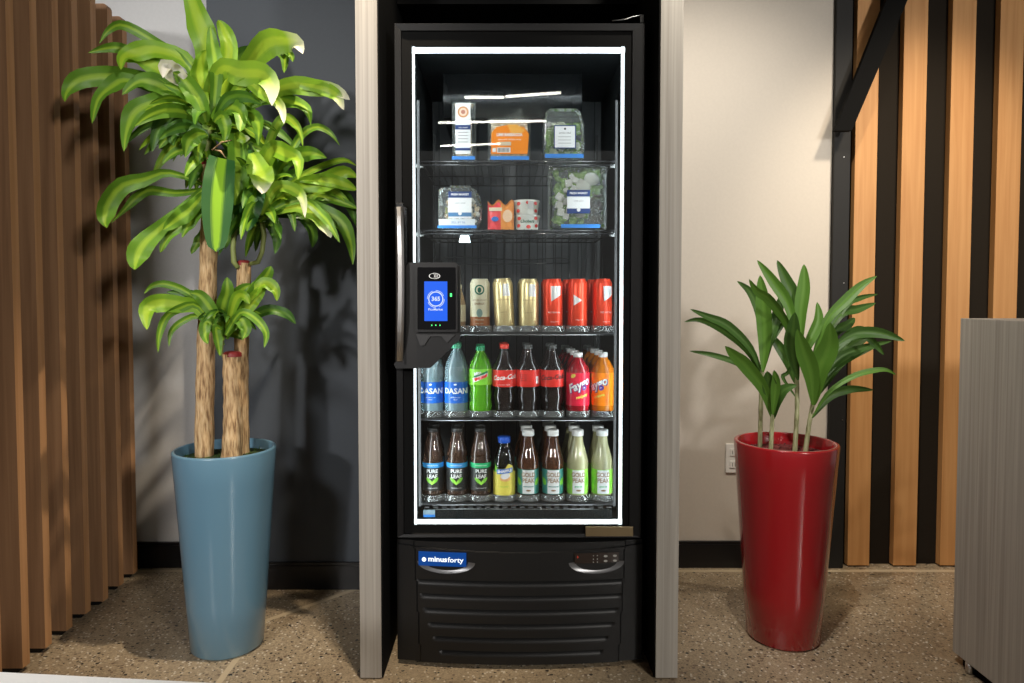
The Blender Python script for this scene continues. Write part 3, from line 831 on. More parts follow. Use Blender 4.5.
LC = [
 ([(224, 345), (205, 308), (185, 291), (165, 284), (152, 286), (144, 294)], 7, .0, -.05, A, {}),
 ([(222, 340), (200, 306), (180, 299), (160, 298), (148, 306), (146, 318), (147, 330)], 17, -.02, -.12, L_, dict(base=.3)),
 ([(220, 335), (198, 306), (180, 308), (166, 317), (159, 335), (158, 353)], 8, -.03, -.10, A, {}),
 ([(220, 338), (200, 317), (183, 321), (171, 332), (169, 347)], 6, -.02, -.06, A, {}),
 ([(222, 335), (208, 302), (188, 294), (166, 292)], 9, .02, -.02, D_, {}),
 ([(224, 338), (222, 312), (227, 292), (227, 277)], 14, .0, .0, A, dict(base=.4)),
 ([(226, 338), (244, 306), (258, 286), (268, 272), (271, 266)], 13, .02, .02, A, {}),
 ([(226, 336), (250, 297), (264, 283), (275, 290), (277, 301)], 12, .02, .0, L_, {}),
 ([(226, 335), (240, 313), (255, 318), (266, 333), (264, 348)], 8, -.04, -.09, A, {}),
 ([(226, 336), (244, 312), (258, 294), (264, 286)], 12, .0, .02, L_, {}),
 ([(226, 335), (238, 318), (246, 328), (243, 339)], 12, -.03, -.07, A, {}),
 ([(222, 330), (216, 328), (218, 342), (220, 356)], 8, -.04, -.07, A, {}),
 ([(220, 330), (207, 322), (205, 334), (208, 344)], 10, -.04, -.08, A, {}),
 ([(228, 336), (262, 312), (284, 313), (296, 324)], 10, .06, .1, D_, {}),
 ([(226, 336), (232, 306), (240, 290), (252, 284)], 13, .02, .03, A, {}),
 ([(226, 336), (235, 300), (244, 296), (250, 304)], 10, -.02, -.05, L_, {}),
 ([(222, 336), (212, 312), (200, 296), (190, 293)], 12, -.02, -.06, A, {}),
]
for px, w, y0, y1, m, kw in LC: pleaf(fc, px, w, YB - .03 + y0, YB - .03 + y1, m, **{**dict(wave=0.12, roll=random.uniform(-.5, .5), fold=.3), **kw})
filler(fc, W(226, 326, by - .02), 16, .07, .13, [A, D_], .026, (0., 1.2))
fc.build('foliage', trunk2)

# --- red planter with palm lily
fr_ = G(784, 652.5, 0)
rx, ry = (787.5 - PPX) * (fr_.y + 0.113) / FPX, fr_.y + 0.113
rimr = W(787, 441, ry).z
r = empty('palm_lily', (rx, ry, 0)); tag(r, 'low palm lily with slim dark green leaves in a tapered glossy red planter', 'potted plant')
b = MB(); b.lathe(planter_profile(0.118, 0.166, rimr, 0.014), (rx, ry, 0), M['redglaze'], 64); b.build('planter', r)
b = MB(); b.lathe([(0, 0.003), (0.07, 0.002), (0.144, 0.0)], (rx, ry, rimr - 0.040), M['gravel'], 32)
for k in range(150):
    a = random.random() * 2 * PI; q = math.sqrt(random.random()) * 0.136
    bm = bmesh.new(); bmesh.ops.create_icosphere(bm, subdivisions=1, radius=random.uniform(.003, .006))
    b.bm(bm, M['gravel'], False, Matrix.Translation((rx + q * math.cos(a), ry + q * math.sin(a), rimr - 0.038)))
b.build('gravel', r)
M['stem'] = bark('pale ringed stem', (0.40, 0.42, 0.22), (0.52, 0.52, 0.33), (0.20, 0.20, 0.10))
def stem(pts, Yc, w):
    b = MB()
    P3 = [W(x, y, Yc) for x, y in pts]
    z0 = rimr - 0.042
    k = (P3[0].z - z0) / (P3[1].z - P3[0].z)
    P3.insert(0, P3[0] - (P3[1] - P3[0]) * k)
    sp = spline([tuple(p) for p in P3], 20)
    b.tube(sp, [w / 2 * Yc / FPX * (1.1 - .3 * i / 20 + .05 * math.sin(i * 3)) for i in range(21)], M['stem'], 10)
    return b
R1, R2 = M['leafR'], M['leafR2']
groups = [
 ([(760, 444), (761, 400), (762, 372), (763, 350)], 0.0, 4.6, [
  ([(762, 374), (750, 348), (728, 326), (708, 317), (690, 309)], 9, .0, -.05, R1),
  ([(762, 376), (746, 350), (722, 330), (700, 320), (684, 322)], 7, .0, .02, R1),
  ([(760, 380), (738, 364), (712, 355), (689, 351)], 6, .0, .06, R1),
  ([(763, 372), (765, 335), (763, 300), (760, 275)], 15, -.02, .02, R2),
  ([(763, 372), (769, 340), (778, 312), (782, 292)], 11, .03, .08, R1),
  ([(763, 374), (770, 345), (784, 322), (800, 300)], 5, .03, .06, R1),
  ([(763, 350), (758, 312), (750, 292), (737, 281)], 8, .04, .1, R1),
 ]),
 ([(771, 446), (772, 425), (773, 405)], -0.05, 4.6, [
  ([(772, 418), (764, 390), (746, 366), (734, 355), (725, 346)], 14, .0, -.08, R2),
  ([(772, 418), (772, 398), (769, 382), (767, 371)], 15, .0, -.04, R1),
  ([(773, 420), (776, 402), (784, 390), (797, 385)], 12, .0, -.05, R1),
  ([(773, 415), (775, 395), (776, 380), (774, 370)], 9, -.02, -.05, R2),
 ]),
 ([(795, 447), (797, 410), (797, 370), (799, 340)], -0.01, 4.8, [
  ([(798, 366), (788, 326), (770, 300), (757, 291), (749, 279)], 10, -.02, -.08, R2),
  ([(798, 345), (788, 305), (772, 280), (757, 260)], 11, .0, .04, R2),
  ([(799, 340), (797, 305), (786, 280), (777, 260)], 12, .02, .06, R1),
  ([(801, 345), (801, 312), (804, 285), (804, 264)], 13, -.01, .04, R2),
  ([(798, 380), (792, 350), (793, 330), (795, 312)], 15, -.04, -.10, R1),
  ([(796, 385), (788, 362), (778, 345), (765, 330)], 10, .04, .08, R1),
  ([(799, 365), (810, 340), (818, 320), (817, 302)], 11, -.02, .0, R2),
  ([(798, 400), (783, 378), (788, 372), (800, 352)], 4, .0, .0, R1),
  ([(799, 345), (790, 330), (776, 305), (766, 297)], 6, .03, .06, R1),
 ]),
 ([(806, 448), (809, 425), (812, 408), (814, 395)], -0.02, 4.8, [
  ([(813, 405), (811, 375), (803, 350), (797, 329)], 17, -.03, -.1, R2),
  ([(814, 405), (819, 370), (829, 345), (830, 322)], 20, -.02, -.1, R2),
  ([(812, 360), (826, 322), (846, 300), (862, 285), (877, 276)], 10, .0, -.02, R2),
  ([(818, 350), (845, 307), (860, 298), (878, 294)], 6, .03, .08, R1),
  ([(818, 350), (840, 315), (858, 309), (876, 303)], 9, .02, .08, R1),
  ([(815, 360), (835, 332), (848, 324), (855, 318)], 10, .04, .1, R1),
  ([(816, 375), (840, 345), (855, 331), (866, 328)], 10, -.01, .0, R1),
  ([(830, 350), (855, 334), (880, 333), (905, 341)], 11, -.03, -.06, R1),
  ([(845, 342), (864, 336), (876, 345), (884, 355)], 7, -.02, -.05, R1),
  ([(815, 392), (838, 360), (862, 348), (892, 341)], 8, .0, .05, R1),
  ([(814, 402), (832, 370), (852, 356), (876, 347)], 9, .03, .08, R1),
  ([(812, 418), (828, 393), (852, 377), (872, 371), (886, 370), (896, 375)], 6, -.02, -.05, R2),
  ([(812, 418), (830, 396), (850, 389), (874, 390)], 9, .0, .02, R1),
  ([(816, 380), (840, 352), (860, 338), (872, 332)], 14, .03, .06, R1),
  ([(815, 400), (826, 384), (838, 368), (850, 360)], 6, .05, .1, R1),
 ]),
]
for pts, dy, w, lv in groups:
    st = stem(pts, ry + dy, w).build('stem', r)
    lf = MB()
    for px, lw, y0, y1, m in lv: pleaf(lf, px, lw * .92, ry + dy + y0, ry + dy + y1, m, drop=0, fold=.35, base=.13, tip=.85, roll=random.uniform(-.45, .45))
    lf.build('foliage', st)

# ------------------------------------------------------------------ the cooler
YF = G(520, 665, .014).y + .018
fx0, fx1 = W(394.8, 340, YF).x, W(645.0, 340, YF).x
ztop = W(520, 27, YF + .05).z
zsplit = W(520, 540.5, YF).z
r = empty('vending_cooler', ((fx0 + fx1) / 2, 2.5, 0)); VC = r
tag(r, 'tall black glass-door vending cooler lit inside and stocked with drinks and packed food', 'vending cooler')
YB0, YB1 = YF + 0.045, 2.80
ix0, ix1 = fx0 + 0.042, fx1 - 0.042
iz0, iz1 = W(520, 526, YF + .06).z, W(520, 44, YF + .06).z
b = MB()
b.box(fx0, ix0, YB0, YB1, 0.03, ztop, M['black'])
b.box(ix1, fx1, YB0, YB1, 0.03, ztop, M['black'])
b.box(ix0, ix1, YB0, YB1, iz1 + .003, ztop, M['black'])
b.box(ix0, ix1, YB0, YB1, 0.03, iz0 - .003, M['black'])
b.box(ix0, ix1, YB1 - .03, YB1, iz0, iz1, M['black'])
b.build('cabinet', r)
b = MB()
for (x0, x1, y0, y1, z0, z1) in ((ix0, ix0 + .004, YB0 + .02, YB1 - .035, iz0, iz1), (ix1 - .004, ix1, YB0 + .02, YB1 - .035, iz0, iz1), (ix0, ix1, YB0 + .02, YB1 - .035, iz1 - .004, iz1), (ix0, ix1, YB0 + .02, YB1 - .035, iz0, iz0 + .004)):
    b.box(x0, x1, y0, y1, z0, z1, M['liner'])
b.box(ix0, ix1, YB1 - .04, YB1 - .034, iz0, iz1, M['backpanel'])
zz = W(520, 72, 2.7).z
for k in range(13):
    x = ix0 + .03 + k * (ix1 - ix0 - .06) / 12
    b.box(x - .001, x + .001, YB1 - .043, YB1 - .04, iz0 + .05, zz, M['liner'])
b.build('liner', r)
for px in (419.0, 615.5):
    x = W(px, 300, 2.19).x
    b = MB(); b.box(x - .004, x + .004, 2.19, 2.195, iz0 + .05, iz1 - .16, M['greyplastic'])
    b.box(x - .004, x + .004, 2.66, 2.665, iz0 + .05, iz1 - .16, M['greyplastic']); b.build('shelf_standard', r)
# rubber feet
for x in (fx0 + .05, fx1 - .05):
    for y in (YB0 + .08, YB1 - .08):
        b = MB(); b.lathe([(0, 0), (.014, 0), (.014, .006), (.007, .008), (.007, .03), (0, .03)], (x, y, 0), M['dimsteel'], 14); b.build('foot', r)
# led strips in view, added fill tubes hidden behind them
lx0, lx1 = W(413.2, 340, YB0 + .01).x, W(622.8, 340, YB0 + .01).x
lz0, lz1 = W(520, 523.8, YB0 + .006).z, W(520, 47.0, YB0 + .006).z
yl0, yl1 = YB0 + .004, YB0 + .018
b = MB(); b.box(lx0 + .001, lx0 + .008, yl0, yl1, lz0, lz1, M['led']); plabel(b.build('light_strip', r), 'left vertical white light strip')
b = MB(); b.box(lx1 - .0095, lx1, yl0, yl1, lz0, lz1, M['led']); plabel(b.build('light_strip', r), 'right vertical white light strip')
b = MB(); b.box(lx0 + .009, lx1 - .012, yl0, yl1, lz1 - .015, lz1, M['led']); plabel(b.build('light_strip', r), 'top white light strip')
b = MB(); b.box(lx0 + .009, lx1 - .012, yl0, yl1, lz0, lz0 + .0105, M['led']); plabel(b.build('light_strip', r), 'bottom white light strip')
for x0, x1, z0, z1, nm in ((ix0 + .0045, ix0 + .0105, iz0 + .03, iz1 - .03, 'left inner'), (ix1 - .0105, ix1 - .0045, iz0 + .03, iz1 - .03, 'right inner'), (ix0 + .03, ix1 - .03, iz1 - .0105, iz1 - .0045, 'top inner')):
    b = MB(); b.box(x0, x1, YB0 + .019, YB0 + (.030 if nm[0] == 't' else .046), z0, z1, M['ledfill']); plabel(b.build('fill_tube', r), nm + ' glowing tube added as fill')  # unseen tubes added to light the stock from behind the strips
b = MB()
z = lz0 + .03
while z < lz1 - .03:
    b.box(ix1 - .0085, ix1 - .004, YB0 + .05, YB0 + .054, z - .002, z + .002, M['leddot']); z += .018
plabel(b.build('led_dots', r), 'column of tiny bluish lamps')
# door
dr = MB()
dx0, dx1, dz0, dz1 = fx0 + .001, fx1 - .001, zsplit + .006, ztop - .004
gx0, gx1, gz0, gz1 = W(412.6, 340, YF).x, W(624.0, 340, YF).x, W(520, 526.3, YF).z, W(520, 44.7, YF).z
yd0, yd1 = YF, YF + .04
# mitred frame: outer edge set back, a raised step and a flat inner border
def ringframe(mb, o, i, yo, yi, m):
    (a0, a1, c0_, c1_), (b0_, b1_, e0_, e1_) = o, i
    vs = [(a0, yo, c0_), (a1, yo, c0_), (a1, yo, c1_), (a0, yo, c1_), (b0_, yi, e0_), (b1_, yi, e0_), (b1_, yi, e1_), (b0_, yi, e1_)]
    mb.add(vs, [(0, 1, 5, 4), (1, 2, 6, 5), (2, 3, 7, 6), (3, 0, 4, 7)], m)
def ins(d): return (dx0 + d, dx1 - d, dz0 + d, dz1 - d)
gi = (gx0, gx1, gz0, gz1)
mid = (dx0 + .022, dx1 - .042, dz0 + .012, dz1 - .024)
ringframe(dr, ins(0), ins(0), yd0 + .042, yd0 + .012, M['black'])
ringframe(dr, ins(0), (dx0 + .004, dx1 - .008, dz0 + .004, dz1 - .005), yd0 + .012, yd0, M['black'])
ringframe(dr, (dx0 + .004, dx1 - .008, dz0 + .004, dz1 - .005), mid, yd0, yd0 + .004, M['black'])
ringframe(dr, mid, (mid[0] + .002, mid[1] - .002, mid[2] + .002, mid[3] - .002), yd0 + .004, yd0 + .010, M['black'])
ringframe(dr, (mid[0] + .002, mid[1] - .002, mid[2] + .002, mid[3] - .002), gi, yd0 + .010, yd0 + .012, M['blackmatte'])
ringframe(dr, gi, gi, yd0 + .012, yd0 + .021, M['void'])
ringframe(dr, ins(0), gi, yd0 + .021, yd0 + .021, M['void'])
door = dr.build('glass_door', r)
b = MB(); b.box(gx0 + .0005, gx1 - .0005, YF + .013, YF + .017, gz0 + .0005, gz1 - .0005, M['pane']); b.build('glass_pane', door)
b = MB()
p0, p1 = W(585.5, 526.3, YF), W(633, 536, YF)
b.box(p0.x, p1.x, YF - .004, YF + .001, p1.z, p0.z, M['brass'], .001); plabel(b.build('nameplate', door), 'bare bronze plate')
# handle
hp = []
for i in range(17):
    t = i / 16
    px = 399.0 + 1.4 * math.sin(t * PI)
    q = W(px, 207 + (361 - 207) * t, YF - .06 + .03 * (2 * t - 1) ** 4)
    hp.append(q)
b = MB()
vs = []
for i, p in enumerate(hp):
    hw = .0115
    for (dx, dy) in ((-hw, .004), (-hw, -.004), (-hw * .5, -.009), (hw * .5, -.009), (hw, -.004), (hw, .004)):
        vs.append((p.x + dx, p.y + dy, p.z))
fs = []
for i in range(16):
    for k in range(6):
        k2 = (k + 1) % 6; fs.append((i * 6 + k, i * 6 + k2, (i + 1) * 6 + k2, (i + 1) * 6 + k))
fs += [(0, 1, 2, 3, 4, 5)[::-1], tuple(96 + k for k in range(6))]
b.add(vs, fs, M['steel'], False); b.build('handle', door)
b = MB()
for q in (hp[0], hp[-1]):
    b.box(q.x - .012, q.x + .012, q.y + .0045, YF - .0005, q.z - .012, q.z + .014, M['black'], .003)
b.box(hp[0].x + .013, hp[0].x + .02, YF - .035, YF - .0005, hp[-1].z - .01, hp[0].z, M['black'])
b.build('handle_mount', door)
# door hinge rod at the top right
b = MB(); q = [W(612, 20.8, YF + .02), W(625, 19.5, YF + .02), W(634, 16.5, YF + .02), W(645, 15, YF + .02)]
b.tube(q, .0018, M['dimsteel'], 6); q1 = W(641.5, 18.5, YF + .02); b.box(q1.x - .006, q1.x + .006, YF + .01, YF + .03, ztop - .002, q1.z + .008, M['black']); b.build('hinge_rod', r)

# payment terminal on the door
YT = 2.045
tr = MB()
def wpoly(pts, Y): return [(W(x, y, Y).x, W(x, y, Y).z) for x, y in pts]
def rrect(x0, x1, z0, z1, rad, n=5):
    out = []
    for cx, cz, a in ((x1 - rad, z0 + rad, -90), (x1 - rad, z1 - rad, 0), (x0 + rad, z1 - rad, 90), (x0 + rad, z0 + rad, 180)):
        for k in range(n + 1):
            t = math.radians(a + 90 * k / n); out.append((cx + rad * math.cos(t), cz + rad * math.sin(t)))
    return out
def wrect(px0, px1, py0, py1, Y, rad=.004):
    a, c = W(px0, py1, Y), W(px1, py0, Y)
    return rrect(a.x, c.x, a.z, c.z, rad)
tr.prism(wpoly([(406, 266), (409, 262.5), (455, 262.5), (460, 266), (460, 339), (430.5, 368), (396, 368.5), (394, 364), (405, 350)], YT + .01), YT + .008, YF - .001, M['greyplastic'])
tr.prism(wpoly([(416, 334.5), (455, 334.5), (447, 343), (441.5, 336.5), (430, 336.5), (424, 345.5), (420, 345.5)][::1], YT), YT + .002, YT + .0075, mat('bracket face', (.05, .05, .052), .4))
term = tr.build('payment_terminal', r)
plabel(term, 'black card reader with a lit blue screen')
b = MB(); b.prism(wrect(415.6, 457.4, 265.2, 332, YT), YT - .006, YT + .0075, M['greyplastic']); b.build('bezel', term)
glossblk = mat('gloss black glass', (.003, .003, .004), .08)
b = MB(); b.prism(wrect(417.6, 455.6, 267.3, 329.6, YT - .007), YT - .0075, YT - .0062, glossblk)
p = W(434.5, 276, YT - .008)
M['iconw'] = mat('lit white icon', (.8, .8, .8), .5, emit=(1, 1, 1), estr=.35)
b.text(')))', .013, (p.x + .004, YT - .0079, p.z + .001), M['iconw'])
vs = [];
for i in range(25):
    a = 2 * PI * i / 24
    for q in (1, .88): vs.append((p.x + .017 * q * math.cos(a), YT - .0079, p.z + .0085 * q * math.sin(a)))
b.add(vs, [(2 * i, 2 * i + 1, 2 * i + 3, 2 * i + 2) for i in range(24)], M['iconw'])
b.build('display_glass', term)
scr = mat('blue screen', (0, 0, 0), .3, emit=(.012, .13, .92), estr=1.0)
scw = mat('screen white', (0, 0, 0), .3, emit=(.75, .85, 1), estr=1.0)
M['green_led'] = mat('green indicator', (0, .1, 0), .3, emit=(.1, 1, .25), estr=1.6)
b = MB(); b.prism(wrect(424.4, 447.3, 281.4, 321, YT - .008, .0006), YT - .0085, YT - .0076, scr)
p = W(435.8, 299, YT - .009); y_ = YT - .0088
vs = []
for i in range(33):
    a = 2 * PI * i / 32
    for q in (.0225, .0195): vs.append((p.x + q * math.cos(a), y_, p.z + q * math.sin(a)))
b.add(vs, [(2 * i, 2 * i + 1, 2 * i + 3, 2 * i + 2) for i in range(32)], scw)
vs = []
for i in range(33):
    a = 2 * PI * i / 32
    for q in (.026, .0245): vs.append((p.x + q * math.cos(a), y_, p.z + q * math.sin(a)))
b.add(vs, [(2 * i, 2 * i + 1, 2 * i + 3, 2 * i + 2) for i in range(32) if i % 8 > 1], scw)
b.text('365', .0175, (p.x, y_, p.z), scw, bold=.0006)
p2 = W(435.5, 309.5, YT - .009); b.text('PicoMarket', .0095, (p2.x, y_, p2.z), scw, bold=.0002)
plabel(b.build('screen', term), 'lit blue screen with a white 365 emblem')
for px, py, s_ in ((431.8, 325.2, .0016), (435.8, 325.2, .0016), (440, 325.2, .0016), (451, 295, .0028)):
    b = MB(); p = W(px, py, YT - .008); b.box(p.x - s_, p.x + s_, YT - .0085, YT - .0077, p.z - s_ * (1.8 if s_ > .002 else 1), p.z + s_ * (1.8 if s_ > .002 else 1), M['green_led'])
    plabel(b.build('indicator', term), 'small green light')

# lower grille, bowed to the front
cx = (fx0 + fx1) / 2; hw = (fx1 - fx0) / 2
zg0, zg1 = .014, zsplit - .004
slots = [(416.5, 625, 582), (420, 622, 596), (423.5, 618.5, 610.5), (428, 614, 624.5), (433, 608.5, 638), (439, 603, 651.5)]
def bow(x): return .030 * (1 - ((x - cx) / hw) ** 2)
SL = []
for a, c, y in slots:
    q0, q1 = W(a, y - 2.5, YF), W(c, y - 2.5, YF); SL.append((q0.x, q1.x, q0.z))
NX, NZ = 150, 220
vs = []
for j in range(NZ + 1):
    z = zg0 + (zg1 - zg0) * j / NZ
    for i in range(NX + 1):
        x = fx0 + (fx1 - fx0) * i / NX
        y = YF + .012 - bow(x)
        # lighter side panels step back
        s_edge = .0045 if abs(x - cx) > hw - .055 - .02 * (1 - z / zg1) else 0
        y += s_edge
        sag = 0
        for (s0, s1, sz) in SL:
            if s0 < x < s1:
                k = (sz - z) / .021
                if 0 <= k <= 1:
                    e_ = min(1, min(x - s0, s1 - x) / .010)
                    y += (.013 * (1 - k) - .004 * math.sin(k * PI)) * e_
        # shallow sweep at the top
        arc = zg1 - .012 - .016 * (1 - ((x - cx) / hw) ** 2)
        if z > arc: y += .006
        vs.append((x, y, z))
fs = []
for j in range(NZ):
    for i in range(NX):
        a = j * (NX + 1) + i; fs.append((a, a + 1, a + NX + 2, a + NX + 1))
b = MB(); b.add(vs, fs, M['plastic'], False)
# rim back to the cabinet
for j0, zz_ in ((0, zg0), (NZ, zg1)):
    row = [vs[j0 * (NX + 1) + i] for i in range(NX + 1)]
    vv = row + [(x, YB0 - .001, z) for x, y, z in row]; n = NX + 1
    b.add(vv, [(i, i + n, i + n + 1, i + 1) if j0 == 0 else (i, i + 1, i + n + 1, i + n) for i in range(NX)], M['plastic'])
for i0 in (0, NX):
    colm = [vs[j * (NX + 1) + i0] for j in range(NZ + 1)]
    vv = colm + [(x, YB0 - .001, z) for x, y, z in colm]; n = NZ + 1
    b.add(vv, [(i, i + 1, i + n + 1, i + n) for i in range(NZ)], M['plastic'])
grille = b.build('lower_grille', r)
pocketm = mat('satin grey pocket', (.16, .16, .165), .28, 0.6)
def pocket(px0, px1, pyc, name, lab):
    a, c = W(px0, pyc, YF - .03), W(px1, pyc, YF - .03)
    mx, rx_ = (a.x + c.x) / 2, (c.x - a.x) / 2
    b = MB(); n = 28; vs = []; rings = 7
    for k in range(rings):
        q = 1 - .85 * k / (rings - 1)
        for i in range(n + 1):
            t = PI + PI * i / n
            x = mx + rx_ * q * math.cos(t); zz = a.z + .036 * q * math.sin(t)
            dep = .006 * math.sin(min(1, (1 - q) * 1.6) * PI / 2)
            yy = YF + .012 - bow(x) - .0035 + dep
            vs.append((x, yy - (.0015 if k == 0 else 0), zz))
    b.add(vs, [(k * (n + 1) + i, (k + 1) * (n + 1) + i, (k + 1) * (n + 1) + i + 1, k * (n + 1) + i + 1) for k in range(rings - 1) for i in range(n)], pocketm, True)
    plabel(b.build(name, grille), lab)
pocket(416, 475, 564.5, 'sign_pocket', 'smile shaped grey recess')
pocket(569, 626, 564.5, 'display_pocket', 'smile shaped grey recess')
# brand sign
def curvebox(mb, px0, px1, py0, py1, m, off, thick=.004, n=12):
    a, c = W(px0, py1, YF - .03), W(px1, py0, YF - .03)
    vs = []
    for i in range(n + 1):
        x = a.x + (c.x - a.x) * i / n; y = YF + .012 - bow(x) - off
        vs += [(x, y, a.z), (x, y, c.z), (x, y + thick, a.z), (x, y + thick, c.z)]
    fs = []
    for i in range(n):
        k = 4 * i; fs += [(k, k + 4, k + 5, k + 1), (k + 2, k + 3, k + 7, k + 6), (k, k + 2, k + 6, k + 4), (k + 1, k + 5, k + 7, k + 3)]
    fs += [(0, 1, 3, 2), (4 * n, 4 * n + 2, 4 * n + 3, 4 * n + 1)]
    mb.add(vs, fs, m)
def curvetext(mb, s, size, px, py, m, off, bold=0.0, sx=1.0, wpx=None):
    p = W(px, py, YF - .03); tv, tf = text_mesh(s, size, 0, bold)
    if wpx: sx = wpx * YF / FPX / (max(v[0] for v in tv) - min(v[0] for v in tv))
    vs = [(p.x + v[0] * sx, YF + .012 - bow(p.x + v[0] * sx) - off, p.z + v[1]) for v in tv]
    mb.add(vs, tf, m)
b = MB()
curvebox(b, 417.5, 466, 554.5, 568.3, mat('blue backlit sign', (0, .01, .05), .3, emit=(.002, .06, .30), estr=.8), .008)
sw = mat('white backlit letters', (.5, .5, .5), .3, emit=(.9, .97, 1), estr=1.2)
curvetext(b, 'minus', .0225, 437, 561.5, sw, .0085, .0005, wpx=19)
curvetext(b, 'forty', .0225, 455.2, 561.8, sw, .0085, .0002, wpx=16)
p = W(423.2, 562, YF - .03)
b.disc((p.x, YF + .012 - bow(p.x) - .0092, p.z), .0066, .0068, sw, 20)
plabel(b.build('brand_sign', grille), 'glowing blue sign reading minusforty')
b = MB()
curvebox(b, 575, 620, 555, 565, mat('brown smoked display', (.03, .02, .016), .15), .008)
dd = mat('red digit', (.1, 0, 0), .4, emit=(1, .08, .04), estr=.8); gd = mat('grey symbols', (.4, .4, .38), .5)
curvetext(b, '3', .009, 578, 558.5, dd, .0086)
for px in (594, 598):
    for py in (557.5, 561, 564): 
        p = W(px, py, YF - .03); b.box(p.x - .0015, p.x + .0015, YF + .012 - bow(p.x) - .0088, YF + .012 - bow(p.x) - .0082, p.z - .0015, p.z + .0015, gd)
for px in (606.5, 616):
    for py in (558.3, 563.2):
        p = W(px, py, YF - .03); b.disc((p.x, YF + .012 - bow(p.x) - .0088, p.z), .006, .0035, gd, 12)
plabel(b.build('temperature_display', grille), 'dark display with a red digit and buttons')

# evaporator housing with two fans
b = MB()
e0, e1 = W(443, 112, 2.42), W(582, 74, 2.42)
smoke = pane_mat('smoked cover', (.45, .47, .48), .35, .1, .10, (.10, .11, .12), 1.45)
b.box(e0.x, e1.x, 2.42, 2.423, e0.z - .02, e1.z, smoke)
b.box(e0.x - .012, e1.x + .012, 2.417, 2.424, e1.z, e1.z + .003, M['dimsteel'])
b.box(e0.x, e0.x + .003, 2.424, 2.75, e0.z - .02, e1.z, M['liner']); b.box(e1.x - .003, e1.x, 2.424, 2.75, e0.z - .02, e1.z, M['liner'])
ev = b.build('evaporator_cover', r)
for px in (491, 546):
    c = W(px, 94, 2.60); b = MB()
    for q in (.012, .022, .032, .042, .052):
        pts = [(c.x + q * math.cos(2 * PI * i / 28), 2.60, c.z + q * math.sin(2 * PI * i / 28)) for i in range(29)]
        b.tube(pts, .0012, M['wire'], 5, cap=False)
    for k in range(5):
        a = 2 * PI * k / 5
        b.add([(c.x, 2.62, c.z), (c.x + .045 * math.cos(a), 2.615, c.z + .045 * math.sin(a)), (c.x + .045 * math.cos(a + .8), 2.628, c.z + .045 * math.sin(a + .8))], [(0, 1, 2)], M['liner'])
    b.lathe([(0, 0), (.01, 0)], (c.x, 2.6, c.z), M['dimsteel'], 10)
    bm = bmesh.new(); bmesh.ops.create_icosphere(bm, subdivisions=2, radius=.009); b.bm(bm, M['brass'], True, Matrix.Translation((c.x, 2.605, c.z)))
    b.build('fan', ev)
# notice on the right inner side
stm = mat('pale notice sheet', (.10, .17, .19), .5)
b = MB(); a, c = W(608, 130, 2.33), W(617, 92, 2.33)
x = ix1 - .0055
b.add([(x, 2.235, W(617, 126, 2.2).z), (x, 2.36, W(608, 131, 2.36).z), (x, 2.36, W(608, 99, 2.36).z), (x, 2.235, W(617, 90, 2.235).z)], [(0, 1, 2, 3), (3, 2, 1, 0)], stm)
b.build('notice_sheet', r)
# wire guard at the back of the middle bay
b = MB(); z0, z1 = W(520, 292, 2.7).z, W(520, 236, 2.7).z
x = W(440, 260, 2.7).x
while x < W(606, 260, 2.7).x:
    b.tube([(x, 2.70, z0 - .12), (x, 2.70, z1)], .0018, M['wire'], 5); x += .032
b.tube([W(441, 262, 2.5), W(444, 258, 2.5), W(460, 257, 2.5), W(520, 260, 2.5), W(560, 258, 2.5), W(570, 259, 2.5), W(569, 263, 2.5), W(520, 264, 2.5), W(445, 264, 2.5), W(441, 262, 2.5)], .0022, M['wire'], 6)
b.build('wire_guard', r)
plm = mat('pale blue inner panel', (.12, .17, .20), .4)

# shelves
YS = 2.215
def wire_shelf(py, name='shelf'):
    z = W(520, py, YS).z
    x0, x1 = W(420, 300, YS).x, W(613.5, 300, YS).x
    b = MB()
    for y, dz in ((YS, 0), (YS + .004, -.010), (YS + .25, -.004), (YS + .48, 0)):
        b.tube([(x0, y, z + dz), (x1, y, z + dz)], .0026, M['wire'], 8)
    n = 26
    for i in range(n + 1):
        x = x0 + .004 + (x1 - x0 - .008) * i / n
        b.tube([(x, YS + .001, z - .004), (x, YS + .003, z + .0035), (x, YS + .48, z + .0035)], .0013, M['wire'], 5)
    for x in (x0, x1):
        b.tube([(x, YS, z), (x, YS + .48, z)], .003, M['wire'], 8)
        b.box(x - .012, x + .012, YS + .01, YS + .02, z - .018, z - .006, M['dimsteel'])
    return b.build(name, r), z + .005
sh1, z1_ = wire_shelf(161.5)
sh2, z2_ = wire_shelf(230.5)
def pricetag(shelf, px0, px1, py0, py1):
    a, c = W(px0, py1, YS - .006), W(px1, py0, YS - .006)
    b = MB(); b.box(a.x, c.x, YS - .0095, YS - .0065, a.z, c.z, M['tagblue'])
    b.box(a.x, a.x + (c.x - a.x) * .3, YS - .0098, YS - .0096, a.z + .002, a.z + .005, mat('tag light', (.3, .6, .95), .5)) if False else None
    plabel(b.build('price_tag', shelf), 'bright blue price strip')
for q in ((452, 475, 156.3, 159.8), (490.5, 529, 156.3, 160.0), (545, 583.5, 154.0, 158)): pricetag(sh1, *q)
for q in ((437.5, 476.5, 225.4, 228.2), (561, 600, 224.3, 228)): pricetag(sh2, *q)
